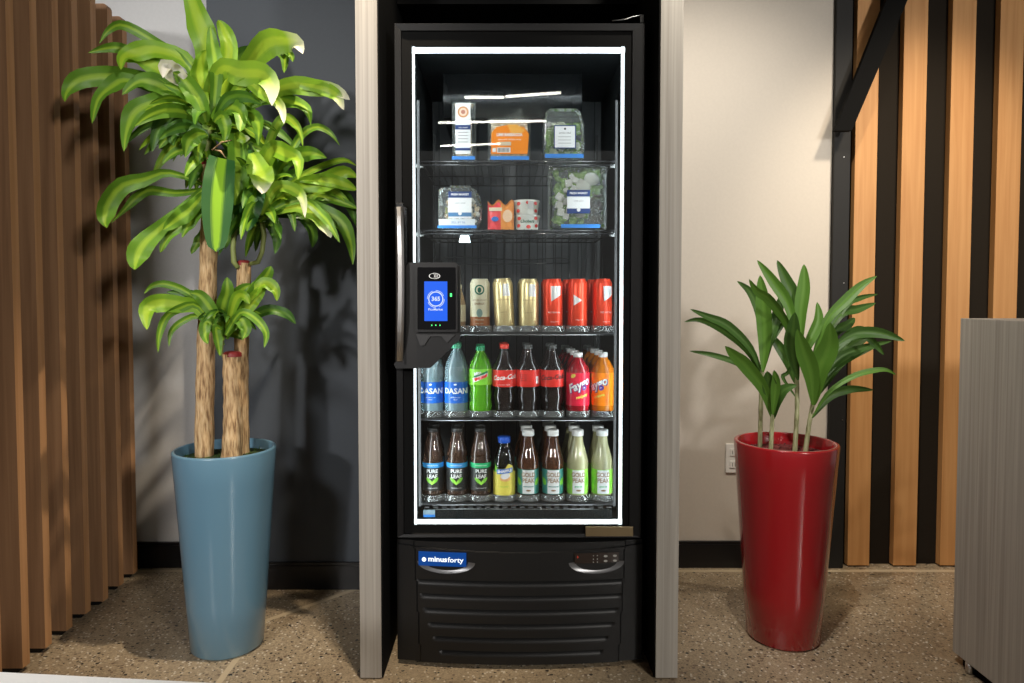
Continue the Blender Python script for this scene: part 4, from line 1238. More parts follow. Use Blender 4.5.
# small lamp under the second shelf
b = MB(); p = W(464.5, 237, 2.25)
b.box(p.x - .035, p.x + .03, 2.245, 2.30, p.z + .006, p.z + .020, M['liner'], .003)
b.add([(p.x + dx, y, p.z + dz) for dx, dz in ((-.013, .005), (.013, .005), (.018, -.016), (-.018, -.016)) for y in (2.25, 2.275)], [(0, 2, 4, 6), (1, 7, 5, 3), (0, 1, 3, 2), (2, 3, 5, 4), (4, 5, 7, 6), (6, 7, 1, 0)], mat('camera lamp', (1, 1, 1), .4, emit=(.75, .93, 1), estr=6))
plabel(b.build('inner_lamp', r), 'small glowing lamp under the second shelf')

SKEW = -0.045
def tray_shelf(py, cols):
    z = W(520, py, YS).z
    x0, x1 = W(418.5, 300, YS).x, W(614.5, 300, YS).x
    b = MB(); b.box(x0, x1, YS + .002, YS + .50, z - .010, z - .002, M['liner']); b.box(x0, x1, YS - .003, YS + .002, z - .012, z - .004, M['wire'])
    b.tube([(x0, YS - .004, z - .011), (x1, YS - .004, z - .011)], .0013, M['dimsteel'], 6)
    s = b.build('shelf', r)
    for px in cols:
        c = W(px, 400, YS + .04)
        b = MB(); R_ = .0432
        b.lathe([(R_, 0.0), (R_, .020), (R_ - .002, .020), (R_ - .002, .002), (0.0, .002)], (c.x, YS + .043, z - .0015), M['acrylic'], 20, True, a0=PI * 1.13, a1=PI * 1.87)
        plabel(b.build('bottle_stop', s), 'clear curved front stop')
    return s, z
cols3 = [457, 480, 505, 528.5, 552.5, 577, 602]
cols4 = [431.8, 456.2, 480.3, 504.3, 528, 552.3, 577.8, 603]
cols5 = [432.8, 456.8, 480.4, 504.2, 528.2, 553, 577.8, 602.4]
s3, z3_ = tray_shelf(331.5, cols3)
s4, z4_ = tray_shelf(417.0, cols4)
s5, z5_ = tray_shelf(501.3, cols5)
b = MB(); q0, q1 = W(424, 518, YS), W(612, 509, YS)
b.box(q0.x, q1.x, YS, YS + .003, q0.z, q1.z, M['liner']); b.tube([(q0.x, YS - .001, q1.z), (q1.x, YS - .001, q1.z)], .0013, M['dimsteel'], 6)
zz_ = W(520, 507, YS).z
for k in range(22):
    x = q0.x + .01 + k * (q1.x - q0.x - .02) / 21
    b.box(x - .008, x + .008, YS, YS + .01, zz_ - .003, zz_ + .001, M['wire'])
b.build('bottom_guard', r)
b = MB(); q0, q1 = W(423.3, 517, YS - .005), W(435, 510, YS - .005)
b.box(q0.x, q1.x, YS - .006, YS - .002, q0.z, q1.z, mat('small sticker', (.25, .35, .42), .5)); b.box(q0.x, q1.x, YS - .0065, YS - .0061, q0.z, q0.z + .008, M['tagblue']); plabel(b.build('sticker', r), 'small blue and white sticker')

# ------------------------------------------------------------------ drinks
def liquid(name, c, rough=.04, tr=1.0, ior=1.33):
    return mat(name, c, rough, trans=tr, ior=ior, coat=1.0)
M['water'] = liquid('clear blue water bottle', (.58, .84, .94), .06, .70)
M['lime'] = liquid('lime soda', (.22, .85, .03), .08, .55)
M['cola'] = liquid('dark cola', (.045, .03, .028), .03, .6)
M['redsoda'] = liquid('red soda', (.62, .015, .03), .08, .5)
M['orange'] = liquid('orange soda', (1.0, .28, .01), .1, .35)
M['tea'] = liquid('dark tea', (.14, .05, .022), .08, .45)
M['blacktea'] = liquid('brown tea', (.11, .06, .04), .08, .45)
M['greentea'] = liquid('pale green tea', (.66, .64, .36), .10, .35)
M['clearpet'] = liquid('clear plastic bottle', (.85, .86, .84), .05)
def solid(n, c, rough=.35, **k): 
    if n not in M: M[n] = mat(n, c, rough, **k)
    return M[n]
capg = solid('mint green cap', (.10, .55, .32)); capG = solid('green cap', (.05, .5, .22)); capr = solid('red cap', (.75, .05, .03)); capk = solid('grey black cap', (.07, .075, .075))
capw = solid('white cap', (.82, .83, .83)); capb = solid('blue cap', (.01, .10, .6)); capB = solid('black cap', (.02, .02, .02)); capt = solid('clear grey cap', (.42, .42, .41))
blue_l = solid('blue label', (.01, .12, .55), .3); red_l = solid('red label', (.80, .035, .025), .3); pink_l = solid('pink red label', (.80, .02, .06), .3)
org_l = solid('orange label', (1.0, .26, .01), .3); blk_l = solid('black label', (.02, .02, .02), .4); skyb = solid('sky blue band', (.04, .32, .7)); grnb = solid('green band', (.02, .50, .18))
leafg = solid('leaf print', (.22, .62, .05)); wht = M['inkwhite']; teal = solid('teal print', (.04, .25, .22)); tan = solid('brown print', (.32, .2, .1))
lgrn = solid('bright green label', (.30, .68, .08)); yel = solid('yellow label', (.85, .72, .12)); peach = solid('peach print', (.9, .5, .2)); purp = solid('violet print', (.12, .05, .3))
gold = mat('gold can', (.74, .60, .30), .3, .5); silv = mat('silver can', (.75, .76, .77), .3, .35); redc = mat('red can', (.85, .06, .02), .3, .35)
cream = solid('cream can', (.72, .66, .46), .3); brnc = solid('brown can band', (.35, .11, .03), .3); stg = solid('deep green emblem', (.01, .14, .08)); lid = mat('can lid', (.7, .7, .7), .3, 1.0)
dewr = solid('red print', (.8, .03, .03)); dewg = solid('dark green print', (.01, .22, .08))

def make_bottle(kind):
    """one bottle at the origin with parts body, cap, label; its front faces -y"""
    spec = BK[kind]
    root = empty(spec['name'], (0, 0, 0))
    b = MB(); b.lathe(spec['prof'], (0, 0, 0), spec['mat'], 28, sq=spec.get('sq', 0))
    if spec.get('fill'):
        pass
    b.build('bottle_body', root)
    H = spec['prof'][-1][1]; rc = spec.get('capr', .0145); hc = spec.get('caph', .016)
    b = MB(); b.lathe([(rc * .98, 0), (rc, .001), (rc, hc - .002), (rc - .002, hc), (0, hc)], (0, 0, H - .001), spec['cap'], 24)
    b.build('cap', root)
    b = MB(); spec['label'](b, spec['lr']); b.build('label_wrap', root)
    return root
def band(b, r, z0, z1, m): b.lathe([(r, z0), (r, z1)], (0, 0, 0), m, 28)
def FT(b, s, size, r, z, m, da=0.0, **k):
    """text on the label, turned by da about the bottle"""
    tv, tf = text_mesh(s, size, k.get('shear', 0), k.get('bold', 0)); rot = k.get('rot', 0); sx = k.get('sx', 1)
    cr, sr = math.cos(rot), math.sin(rot); vs = []
    for v in tv:
        x, y = v[0] * sx, v[1]; x, y = x * cr - y * sr, x * sr + y * cr
        a = x / r + da; vs.append(((r + .0006) * math.sin(a), -(r + .0006) * math.cos(a), z + y))
    b.add(vs, tf, m)
def FP(b, poly, r, z, m, da=0.0, off=.0004):
    """flat polygon (a, dz) laid on the label as a fan"""
    cx_ = sum(p[0] for p in poly) / len(poly); cz_ = sum(p[1] for p in poly) / len(poly)
    n = len(poly); D = 5 if n < 8 else 2
    for i in range(n):
        A_, B2, C_ = (cx_, cz_), poly[i], poly[(i + 1) % n]
        idx = {}; vs = []
        for j in range(D + 1):
            for k in range(D + 1 - j):
                u, w = j / D, k / D
                x = A_[0] + (B2[0] - A_[0]) * u + (C_[0] - A_[0]) * w; y = A_[1] + (B2[1] - A_[1]) * u + (C_[1] - A_[1]) * w
                a = x / r + da; idx[j, k] = len(vs); vs.append(((r + off) * math.sin(a), -(r + off) * math.cos(a), z + y))
        fs = [(idx[j, k], idx[j + 1, k], idx[j, k + 1]) for j in range(D) for k in range(D - j)] + [(idx[j + 1, k], idx[j + 1, k + 1], idx[j, k + 1]) for j in range(D) for k in range(D - j - 1)]
        b.add(vs, fs, m)
def ell(rx_, rz_, n=16): return [(rx_ * math.cos(2 * PI * i / n), rz_ * math.sin(2 * PI * i / n)) for i in range(n)]
def rot2(poly, a, dx=0, dz=0): return [(x * math.cos(a) - y * math.sin(a) + dx, x * math.sin(a) + y * math.cos(a) + dz) for x, y in poly]

def l_water(b, r):
    band(b, r, .043, .112, blue_l)
    FT(b, 'DASANI', .0255, r, .082, wht, .12, bold=.0006, sx=1.0); FT(b, 'purified water', .006, r, .062, wht, .0); FT(b, 'water', .006, r, .055, wht, .0)
    FP(b, ell(.005, .003), r, .104, wht)
    FT(b, 'DASANI', .0255, r, .082, wht, 2.6, bold=.0006)
def l_dew(b, r):
    band(b, r, .102, .154, solid('lime label', (.25, .72, .05), .3))
    FP(b, [(-.026, -.004), (.028, .016), (.028, .002), (-.022, -.018)], r, .128, wht)
    FP(b, [(-.022, .000), (.026, .017), (.027, .010), (-.020, -.006)], r, .132, dewg, off=.0007)
    FP(b, [(-.020, -.006), (.026, .010), (.024, -.002), (-.016, -.015)], r, .130, dewr, off=.0007)
    FT(b, 'Mtn', .015, r, .140, wht, -.2, rot=.35, bold=.0006, shear=.2); FT(b, 'DEW', .015, r, .128, wht, .15, rot=.35, bold=.0006, shear=.2)
def l_cola(txt=True):
    def f(b, r):
        band(b, r, .096, .151, red_l)
        if txt == 'w':
            FT(b, 'Coca-Cola', .022, r, .127, wht, .05, shear=.4, bold=.0006, rot=.08, sx=.95); FT(b, 'ORIGINAL TASTE', .005, r, .103, wht)
        elif txt == 'k':
            FT(b, 'Coca-Cola', .022, r, .127, blk_l, -.1, shear=.4, bold=.0004, rot=.08, sx=.95)
        else:
            for k in range(4): FT(b, 'zero sugar', .005, r, .136 - k * .006, M['ink'], -.4)
            FP(b, [(-.006, -.012), (.006, -.012), (.006, .012), (-.006, .012)], r, .118, wht, .85)
    return f
def l_faygo(c, word, da, sub, mm):
    def f(b, r):
        band(b, r, .034, .142, c)
        FT(b, 'Faygo', .038, r, .101, purp, da + .04, rot=.42, shear=.25, bold=.0022, sx=.9)
        tv = FT(b, 'Faygo', .038, r + .0004, .102, wht, da, rot=.42, shear=.25, bold=.0012, sx=.9)
        FT(b, sub, .014, r, .066, mm, da + .25, rot=.3, shear=.2, bold=.0005)
        FP(b, rot2(ell(.009, .006), .5), r, .132, mm, da - .5)
    return f
def l_pure(bandm, tilt):
    def f(b, r):
        band(b, r, .030, .106, blk_l); band(b, r + .0003, .106, .122, bandm)
        FT(b, 'PURE', .0165, r, .095, wht, tilt, bold=.0005); FT(b, 'LEAF', .0165, r, .078, wht, tilt, bold=.0005)
        FT(b, 'UNSWEETENED', .0055, r, .114, wht, tilt)
        for s in (-1, 1):
            FP(b, rot2(ell(.0145, .0058), s * .72, s * .0105, .004), r, .060, leafg, tilt)
            FP(b, rot2(ell(.008, .0030), s * 1.1, s * .0035, -.002), r, .060, solid('light leaf print', (.4, .8, .1)), tilt, .0008)
        FT(b, 'real brewed tea', .0055, r, .040, wht, tilt)
    return f
def l_gold(tea, pane_c):
    def f(b, r):
        band(b, r, .019, .101, pane_c)
        for a in (.95, -1.0, 2.2, -2.2): FP(b, rot2(ell(.014, .009), a), r, .06, leafg, a)
        for a in (0.0,):
            FP(b, [(-.020, -.040), (.020, -.040), (.020, .038), (-.020, .038)], r, .061, M['paper'], a, .0006)
            FT(b, 'GOLD', .0205, r + .0007, .083, tan, a, bold=.0005, sx=.85); FT(b, 'PEAK', .0205, r + .0007, .064, tan, a, bold=.0005, sx=.85)
            FT(b, tea, .0065, r + .0007, .045, teal if pane_c is teal else grnb, a, bold=.0003)
            FP(b, ell(.008, .003), r + .0008, .032, tan, a)
    return f
def l_yellow(b, r):
    band(b, r, .014, .092, yel)
    # pointed fruit print rising above the band
    FP(b, [(-.035, 0), (-.012, 0), (-.03, .028)], r, .092, leafg, -.1); FP(b, [(-.010, 0), (.034, 0), (.026, .022), (.010, .028), (.002, .016)], r, .092, yel, .1)
    FP(b, ell(.020, .010), r, .072, peach, .1); FP(b, rot2(ell(.016, .010), .2), r, .080, wht, .1, .0007)
    FP(b, rot2([(-.028, -.008), (.028, -.008), (.028, .008), (-.028, .008)], .12), r, .096, solid('blue ribbon', (.02, .16, .6)), .05, .0009)
    FT(b, 'SNAPPLE', .0125, r + .0009, .096, wht, .05, rot=.12, bold=.0005); FT(b, 'lemonade', .007, r, .045, leafg)
P_water = [(0, 0), (.026, 0), (.034, .006), (.038, .016), (.0365, .024), (.038, .030), (.038, .040), (.0375, .098), (.038, .110), (.037, .125), (.038, .132), (.036, .150), (.031, .168), (.022, .188), (.015, .200), (.0125, .206), (.0125, .212)]
P_dew = [(0, 0), (.024, 0), (.033, .006), (.036, .018), (.037, .035), (.034, .050), (.036, .062), (.035, .072), (.034, .085), (.037, .096), (.0375, .138), (.036, .155), (.029, .172), (.019, .188), (.0135, .197), (.0125, .205)]
P_cola = [(0, 0), (.024, 0), (.029, .004), (.031, .016), (.028, .026), (.031, .040), (.034, .060), (.031, .076), (.034, .086), (.037, .091), (.037, .146), (.034, .154), (.027, .165), (.019, .182), (.0145, .196), (.0125, .204), (.0125, .211)]
P_faygo = [(0, 0), (.027, 0), (.034, .005), (.037, .014), (.0372, .030), (.0372, .134), (.036, .142), (.031, .155), (.023, .168), (.0155, .178), (.0135, .184)]
P_pure = [(0, 0), (.027, 0), (.031, .004), (.033, .012), (.033, .124), (.030, .132), (.0325, .138), (.0305, .150), (.026, .166), (.021, .184), (.0175, .200), (.017, .206), (.0195, .2075), (.0195, .212)]
P_gold = [(0, 0), (.027, 0), (.032, .005), (.034, .016), (.0335, .030), (.0335, .094), (.035, .100), (.034, .112), (.0345, .120), (.030, .136), (.024, .156), (.019, .176), (.0165, .192), (.016, .200)]
P_yel = [(0, 0), (.027, 0), (.032, .005), (.0335, .016), (.0335, .030), (.034, .060), (.0345, .080), (.032, .098), (.0335, .106), (.031, .124), (.026, .145), (.020, .162), (.0165, .172), (.016, .178)]
for _p in ('P_water', 'P_dew', 'P_cola', 'P_faygo', 'P_pure', 'P_gold', 'P_yel'):
    globals()[_p] = [(r_ * 1.045, z_ * 1.045) for r_, z_ in globals()[_p]]
BK = {
 'water': dict(name='water_bottle', prof=P_water, mat=M['water'], cap=capg, capr=.016, label=l_water, lr=0.0403),
 'dew': dict(name='soda_bottle', prof=P_dew, mat=M['lime'], cap=capG, capr=.015, label=l_dew, lr=0.0398),
 'colaw': dict(name='soda_bottle', prof=P_cola, mat=M['cola'], cap=capr, capr=.0155, label=l_cola('w'), lr=0.0393),
 'colaz': dict(name='soda_bottle', prof=P_cola, mat=M['cola'], cap=capk, capr=.0145, caph=.014, label=l_cola('z'), lr=0.0393),
 'colak': dict(name='soda_bottle', prof=P_cola, mat=M['cola'], cap=capk, capr=.0145, caph=.014, label=l_cola('k'), lr=0.0393),
 'faygor': dict(name='soda_bottle', prof=P_faygo, mat=M['redsoda'], cap=capw, capr=.0155, label=l_faygo(pink_l, 'Faygo', .0, 'redpop', yel), lr=0.0395),
 'faygoo': dict(name='soda_bottle', prof=P_faygo, mat=M['orange'], cap=capw, capr=.0155, label=l_faygo(org_l, 'Faygo', -.75, 'orange', yel), lr=0.0395),
 'pureb': dict(name='tea_bottle', prof=P_pure, mat=M['blacktea'], cap=capB, capr=.0195, caph=.014, label=l_pure(skyb, .0), lr=0.0351),
 'pureg': dict(name='tea_bottle', prof=P_pure, mat=M['blacktea'], cap=capB, capr=.0195, caph=.014, label=l_pure(grnb, .1), lr=0.0351),
 'yellow': dict(name='juice_bottle', prof=P_yel, mat=M['clearpet'], cap=capb, capr=.0205, caph=.020, label=l_yellow, lr=0.0367),
 'goldt': dict(name='tea_bottle', prof=P_gold, mat=M['tea'], cap=capw, capr=.020, caph=.020, label=l_gold('unsweetened', teal), lr=0.0356),
 'greent': dict(name='tea_bottle', prof=P_gold, mat=M['greentea'], cap=capw, capr=.020, caph=.020, label=l_gold('green tea', lgrn), lr=0.0356),
}
def make_can(kind):
    root = empty('drink_can', (0, 0, 0))
    R, H = .0325, .170
    body = {'coffee': cream, 'gold': gold, 'red': redc, 'redtri': redc}[kind]
    prof = [(0, .003), (.021, .0), (.024, .001), (.030, .008), (R, .014), (R, H - .016), (.0305, H - .010), (.027, H - .004), (.027, H - .001), (.0255, H)]
    b = MB(); b.lathe(prof, (0, 0, 0), body, 28)
    r = R
    if kind == 'coffee':
        band(b, r + .0003, .014, .046, brnc)
        FP(b, ell(.0165, .0165, 24), r, .134, stg, off=.0006); FP(b, ell(.0115, .0115, 24), r, .134, cream, off=.0009)
        FP(b, ell(.006, .009), r, .133, stg, off=.0012)
        FP(b, ell(.010, .014), r, .058, solid('grey green print', (.2, .3, .26)), off=.0006)
        FT(b, 'DOUBLESHOT', .008, r, .100, tan); FT(b, 'ENERGY', .009, r, .088, tan, bold=.0003)
        FT(b, 'MOCHA', .008, r + .0004, .036, cream); FT(b, 'energy coffee', .005, r + .0004, .024, cream)
    elif kind == 'gold':
        FP(b, [(-.004, -.02), (.020, -.02), (.018, .02), (-.002, .02)], r, .132, silv, .1, .0006)
        FT(b, 'ENERGY DRINK', .006, r, .100, tan); FT(b, 'sugar free', .006, r, .060, tan)
    elif kind == 'red':
        FP(b, [(-.012, -.008), (.022, .014), (.022, .042), (-.014, .042)], r, .104, silv, .15, .0006)
        FT(b, 'RED EDITION', .007, r, .060, wht, .1); FT(b, 'energy drink', .005, r, .030, wht, .1)
    else:
        FP(b, [(-.012, -.018), (.016, .0), (-.012, .018)], r, .100, silv, -.1, .0006); FT(b, 'energy drink', .005, r, .036, wht, .1)
    b.build('can_body', root)
    b = MB(); b.lathe([(.0265, H - .0005), (.0240, H + .001), (.0225, H - .004), (0, H - .004)], (0, 0, 0), lid, 24)
    b.box(-.007, .007, -.012, .006, H - .0035, H - .002, lid); b.build('lid', root)
    return root
def make_shake():
    root = empty('coffee_bottle', (0, 0, 0))
    b = MB(); b.lathe([(0, 0), (.026, 0), (.030, .006), (.031, .05), (.030, .09), (.024, .115), (.018, .130), (.017, .138)], (0, 0, 0), solid('latte brown', (.42, .28, .16), .3), 24); b.build('bottle_body', root)
    b = MB(); b.lathe([(.0185, 0), (.0185, .014), (0, .0145)], (0, 0, .137), cream, 20); b.build('cap', root)
    b = MB(); band(b, .0315, .03, .085, cream); FP(b, ell(.011, .011), .0315, .062, stg, off=.0006); b.build('label_wrap', root)
    return root

def copy_tree(o, parent=None):
    c = o.copy(); COL.objects.link(c); c.parent = parent
    for ch in list(o.children): copy_tree(ch, c)
    return c
protos = {}
def place(kind, px, z, k, n, pitch, label, cat, group, tilt=0.0, yaw=0.0, y0=None):
    if kind not in protos:
        o = make_can(kind[4:]) if kind.startswith('can_') else (make_shake() if kind == 'shake' else make_bottle(kind)); protos[kind] = o
        first = True
    else:
        o = copy_tree(protos[kind])
    Y = (y0 or (YS + .042)) + k * pitch * 1.05
    x = (px - PPX) * (YS + .040) / FPX / 1.0
    x = W(px, 400, YS + .04).x + SKEW * k * pitch
    o.location = (x, Y, z + .0015 + (abs(math.sin(tilt)) * .033))
    o.rotation_euler = (0, tilt, yaw)
    tag(o, label, cat, group)
    return o
ORD = ['front', 'second', 'third', 'fourth', 'fifth']
def column(kind, px, z, n, pitch, desc, cat, group, tilts=None, yaw=0.0):
    for k in range(n):
        if n == 1: lb = desc
        else: lb = desc + (', front of its column' if k == 0 else ', %s in its column' % ORD[k])
        place(kind, px, z, k, n, pitch, lb, cat, group, (tilts[k] if tilts else 0), yaw + (random.uniform(-.06, .06) if k else 0))
g3, g4, g5 = 'cans on the third shelf', 'bottles on the fourth shelf', 'tea and juice bottles on the bottom shelf'
column('shake', 456.5, z3_, 1, .07, 'brown coffee bottle half hidden behind the payment terminal', 'bottle', g3)
column('can_coffee', 480, z3_, 1, .07, 'cream coffee can with a green round emblem', 'can', g3)
column('can_gold', 505, z3_, 1, .07, 'gold energy drink can leaning to the left, next to the coffee can', 'can', g3, [-.055])
column('can_gold', 528.6, z3_, 2, .07, 'upright gold can beside the red cans', 'can', g3)
column('can_red', 552.6, z3_, 2, .07, 'red can with silver top, leftmost of the red ones', 'can', g3)
column('can_redtri', 577, z3_, 1, .07, 'red can with a silver triangle, middle of the red ones', 'can', g3)
o = place('can_red', 573.5, z3_, 1, 2, .07, 'red can half hidden behind the one with the silver triangle', 'can', g3)
column('can_red', 601.8, z3_, 1, .07, 'red can at the right end of the can shelf', 'can', g3, None, .25)
place('can_red', 598.5, z3_, 1, 2, .07, 'red can peeking out behind the rightmost can', 'can', g3)
column('water', 431.8, z4_, 2, .078, 'blue labelled water bottle below the payment terminal', 'bottle', g4)
column('water', 456.2, z4_, 2, .078, 'blue labelled water bottle next to the lime soda', 'bottle', g4)
column('dew', 480.3, z4_, 2, .078, 'lime green soda bottle with green cap', 'bottle', g4)
column('colaw', 504.3, z4_, 2, .078, 'cola bottle with red cap and white script', 'bottle', g4)
column('colaz', 528, z4_, 2, .078, 'cola bottle with dark cap and plain red label', 'bottle', g4)
column('colak', 552.3, z4_, 2, .078, 'cola bottle with dark cap and black script', 'bottle', g4)
column('faygor', 577.8, z4_, 5, .078, 'red soda bottle with white cap', 'bottle', g4)
column('faygoo', 603, z4_, 5, .078, 'orange soda bottle with white cap', 'bottle', g4)
column('pureb', 432.8, z5_, 2, .075, 'black labelled tea bottle with blue band, leftmost on the bottom shelf', 'bottle', g5)
column('pureb', 456.8, z5_, 2, .075, 'blue banded tea bottle beside the green banded one', 'bottle', g5)
column('pureg', 480.4, z5_, 2, .075, 'black labelled tea bottle with green band', 'bottle', g5)
column('yellow', 504.2, z5_, 1, .075, 'yellow lemonade bottle with blue cap', 'bottle', g5)
column('goldt', 528.2, z5_, 3, .075, 'dark tea bottle with white cap, beside the lemonade', 'bottle', g5)
column('goldt', 553, z5_, 3, .075, 'dark tea bottle with white cap, beside the green tea', 'bottle', g5)
column('greent', 577.8, z5_, 3, .075, 'pale green tea bottle, beside the dark tea', 'bottle', g5)
column('greent', 602.4, z5_, 2, .075, 'pale green tea bottle at the right end of the bottom shelf', 'bottle', g5)

# ------------------------------------------------------------------ packed food
def shellbox(name, parent, x0, x1, z0, z1, y0, y1, taper=.006, rim=.004):
    """clear clamshell: tapering front lid with a rim and flange"""
    b = MB(); m = M['clear']
    poly = rrect(x0 + rim, x1 - rim, z0, z1 - rim, .008, 3)
    pin = rrect(x0 + rim + taper, x1 - rim - taper, z0 + taper, z1 - rim - taper, .007, 3)
    ym = (y0 + y1) / 2; n = len(poly)
    rings = [(pin, y0), (poly, ym - .002), (rrect(x0, x1, z0, z1, .008, 3), ym - .0015), (rrect(x0, x1, z0, z1, .008, 3), ym + .0015), (poly, ym + .002), (pin, y1)]
    vs = []
    for pl, y in rings: vs += [(p[0], y, p[1]) for p in pl]
    fs = [(k * n + i, (k + 1) * n + i, (k + 1) * n + (i + 1) % n, k * n + (i + 1) % n) for k in range(5) for i in range(n)]
    fs += [tuple(range(n)), tuple(reversed(range(5 * n, 6 * n)))]
    b.add(vs, fs, m); return b.build(name, parent)
def PX(px, py, Y=None): return W(px, py, Y or YS + .02)
YP = YS + .012
def rectp(b, px0, px1, py0, py1, Y, m, t=.0006):
    a, c = W(px0, py1, Y), W(px1, py0, Y); b.box(a.x, c.x, Y - t, Y, a.z, c.z, m)
breadm = soil_mat('bread', (.62, .42, .24), (.85, .70, .50), 90); fillm = soil_mat('filling', (.55, .25, .12), (.3, .5, .12), 150)
palegreen = solid('pale cabbage', (.62, .70, .48), .5)
lettm = soil_mat('lettuce', (.16, .34, .05), (.42, .60, .20), 110); beanm = soil_mat('beans', (.03, .02, .015), (.25, .18, .12), 200)
chsm = solid('feta cheese', (.85, .83, .78), .6); eggw = solid('egg white', (.9, .9, .85), .4)

# tall wrap package
a, c = PX(451.5, 159.5), PX(475.5, 99); zb = z1_ + .001; hh = c.z
r = empty('wrap_package', ((a.x + c.x) / 2, YP + .03, zb)); tag(r, 'tall narrow clear package with a wrap and navy label, left on the top shelf', 'food package', 'packed food on the upper shelves')
shellbox('clear_shell', r, a.x, c.x, zb, hh, YP + .008, YP + .073)
b = MB(); mx = (a.x + c.x) / 2
b.lathe([(0, 0), (.022, 0), (.026, .01), (.026, .125), (.022, .14), (0, .142)], (mx, YP + .036, zb + .008), breadm, 20)
b.build('wrap', r)
b = MB(); rectp(b, 455.5, 470.5, 103, 154, YP + .006, M['paper'])
q = W(463, 111.5, YP)
for rr_, m_ in ((.018, solid('crust print', (.6, .28, .12))), (.013, solid('bun print', (.82, .62, .48))), (.007, solid('filling print', (.5, .2, .15)))): b.disc((q.x, YP + .0052 - (.018 - rr_) * .02, q.z), rr_, rr_, m_, 20)
rectp(b, 455.5, 470.5, 125, 129.5, YP + .0053, M['navy']); rectp(b, 455.5, 470.5, 148, 150.5, YP + .0053, M['navy'])
for k in range(4): rectp(b, 458, 468, 132 + k * 3.2, 132.7 + k * 3.2, YP + .0053, M['greyink'])
q = W(463, 127.3, YP); b.text('DELI WRAP', .006, (q.x, YP + .0044, q.z), M['inkwhite'])
plabel(b.build('label', r), 'white label with navy bands and a printed bun')
# orange package
a, c = PX(487.5, 159.5), PX(531, 115.5)
r = empty('sandwich_package', ((a.x + c.x) / 2, YP + .03, zb)); tag(r, 'clear package with an orange label, middle of the top shelf', 'food package', 'packed food on the upper shelves')
shellbox('clear_shell', r, a.x, c.x, zb, c.z, YP + .008, YP + .076)
b = MB(); b.box(a.x + .012, c.x - .012, YP + .012, YP + .06, zb + .006, c.z - .022, breadm, .006); b.box(a.x + .011, c.x - .011, YP + .028, YP + .042, zb + .005, c.z - .02, fillm, .004); b.build('sandwich', r)
b = MB(); orl = solid('orange paper', (.95, .27, .01), .45)
pl = wpoly([(491, 154), (527.5, 154), (529, 134), (524, 127), (510, 124.5), (496, 127), (491.5, 133)], YP + .005); b.prism(pl, YP + .005, YP + .0056, orl)
pl = wpoly([(507, 124.5), (517, 124.5), (525, 130), (521, 134), (511, 133)], YP + .004); b.prism(pl, YP + .0045, YP + .0049, solid('amber print', (.95, .45, .08)))
q = W(509.5, 134.5, YP); b.text('LIME BARBACOA', .0135, (q.x, YP + .0042, q.z), M['inkwhite'], bold=.0005, sx=.82)
q = W(509.5, 139, YP); b.text('seasoned chicken wrap', .008, (q.x, YP + .0042, q.z), M['inkwhite'])
rectp(b, 497, 510.5, 147.5, 152.5, YP + .0048, M['paper']); rectp(b, 492.5, 496, 148, 152, YP + .0048, M['paper']); rectp(b, 499, 511, 141.8, 145.5, YP + .0048, solid('beige print', (.7, .6, .45)))
for k in range(9): rectp(b, 498 + k * 1.3, 498.6 + k * 1.3, 148, 152, YP + .0041, M['ink'], .0003)
plabel(b.build('label', r), 'orange label with white lettering')
b = MB(); f0, f1, f2, f3 = W(503, 119, YP + .02), W(521, 108, YP + .02), W(525, 117, YP + .02), W(506, 123, YP + .03)
b.add([f0, f1, f2, f3], [(0, 3, 2, 1), (0, 1, 2, 3)], M['clear']); b.build('film_flap', r)
# salad cup
a, c = PX(542.5, 157.5), PX(585, 107.5)
r = empty('salad_package', ((a.x + c.x) / 2, YP + .03, zb)); tag(r, 'clear container of green salad with a bordered white label, right on the top shelf', 'food package', 'packed food on the upper shelves')
b = MB(); m = M['clear']
rings = []
z0p, z1p = zb, c.z
def rr(ix, iy, z, rad=.01):
    pts = rrect(a.x + ix, c.x - ix, 0, .075 - 2 * iy, rad, 3)
    return [(p[0], YP + iy + p[1], z) for p in pts]
lv = [(0.008, .008, z0p), (.0, .0, z0p + .04), (.002, .002, z0p + (z1p - z0p) * .72), (.012, .012, z0p + (z1p - z0p) * .93), (.022, .02, z1p)]
vs = []
for ix, iy, z in lv: vs += rr(ix, iy, z)
n = len(vs) // len(lv)
fs = [(k * n + i, k * n + (i + 1) % n, (k + 1) * n + (i + 1) % n, (k + 1) * n + i) for k in range(len(lv) - 1) for i in range(n)] + [tuple(range((len(lv) - 1) * n, len(lv) * n))]
b.add(vs, fs, m); b.build('clear_shell', r)
b = MB()
for k in range(110):
    q = Vector((random.uniform(a.x + .014, c.x - .014), random.uniform(YP + .014, YP + .055), random.uniform(zb + .022, zb + .125)))
    bm = bmesh.new(); bmesh.ops.create_icosphere(bm, subdivisions=1, radius=random.uniform(.008, .014))
    b.bm(bm, lettm if k % 3 else palegreen, False, Matrix.Translation(q) @ Matrix.Rotation(random.random() * 3, 4, 'X') @ Matrix.Diagonal((1, .4, 1.2, 1)))
b.build('lettuce', r)
b = MB(); rectp(b, 553.8, 576, 125.2, 148.5, YP - .001, M['navy']); rectp(b, 554.8, 575, 126.2, 147.5, YP - .0017, M['paper'])
q = W(565, 129, YP); b.disc((q.x, YP - .0026, q.z), .0035, .0035, M['ink'], 12)
q = W(565, 133, YP); b.text('garden salad', .0075, (q.x, YP - .0026, q.z), M['ink'])
for k in range(3): rectp(b, 558, 571, 136.5 + k * 3.2, 137 + k * 3.2, YP - .0024, M['greyink'], .0002)
plabel(b.build('label', r), 'white label with a navy border')

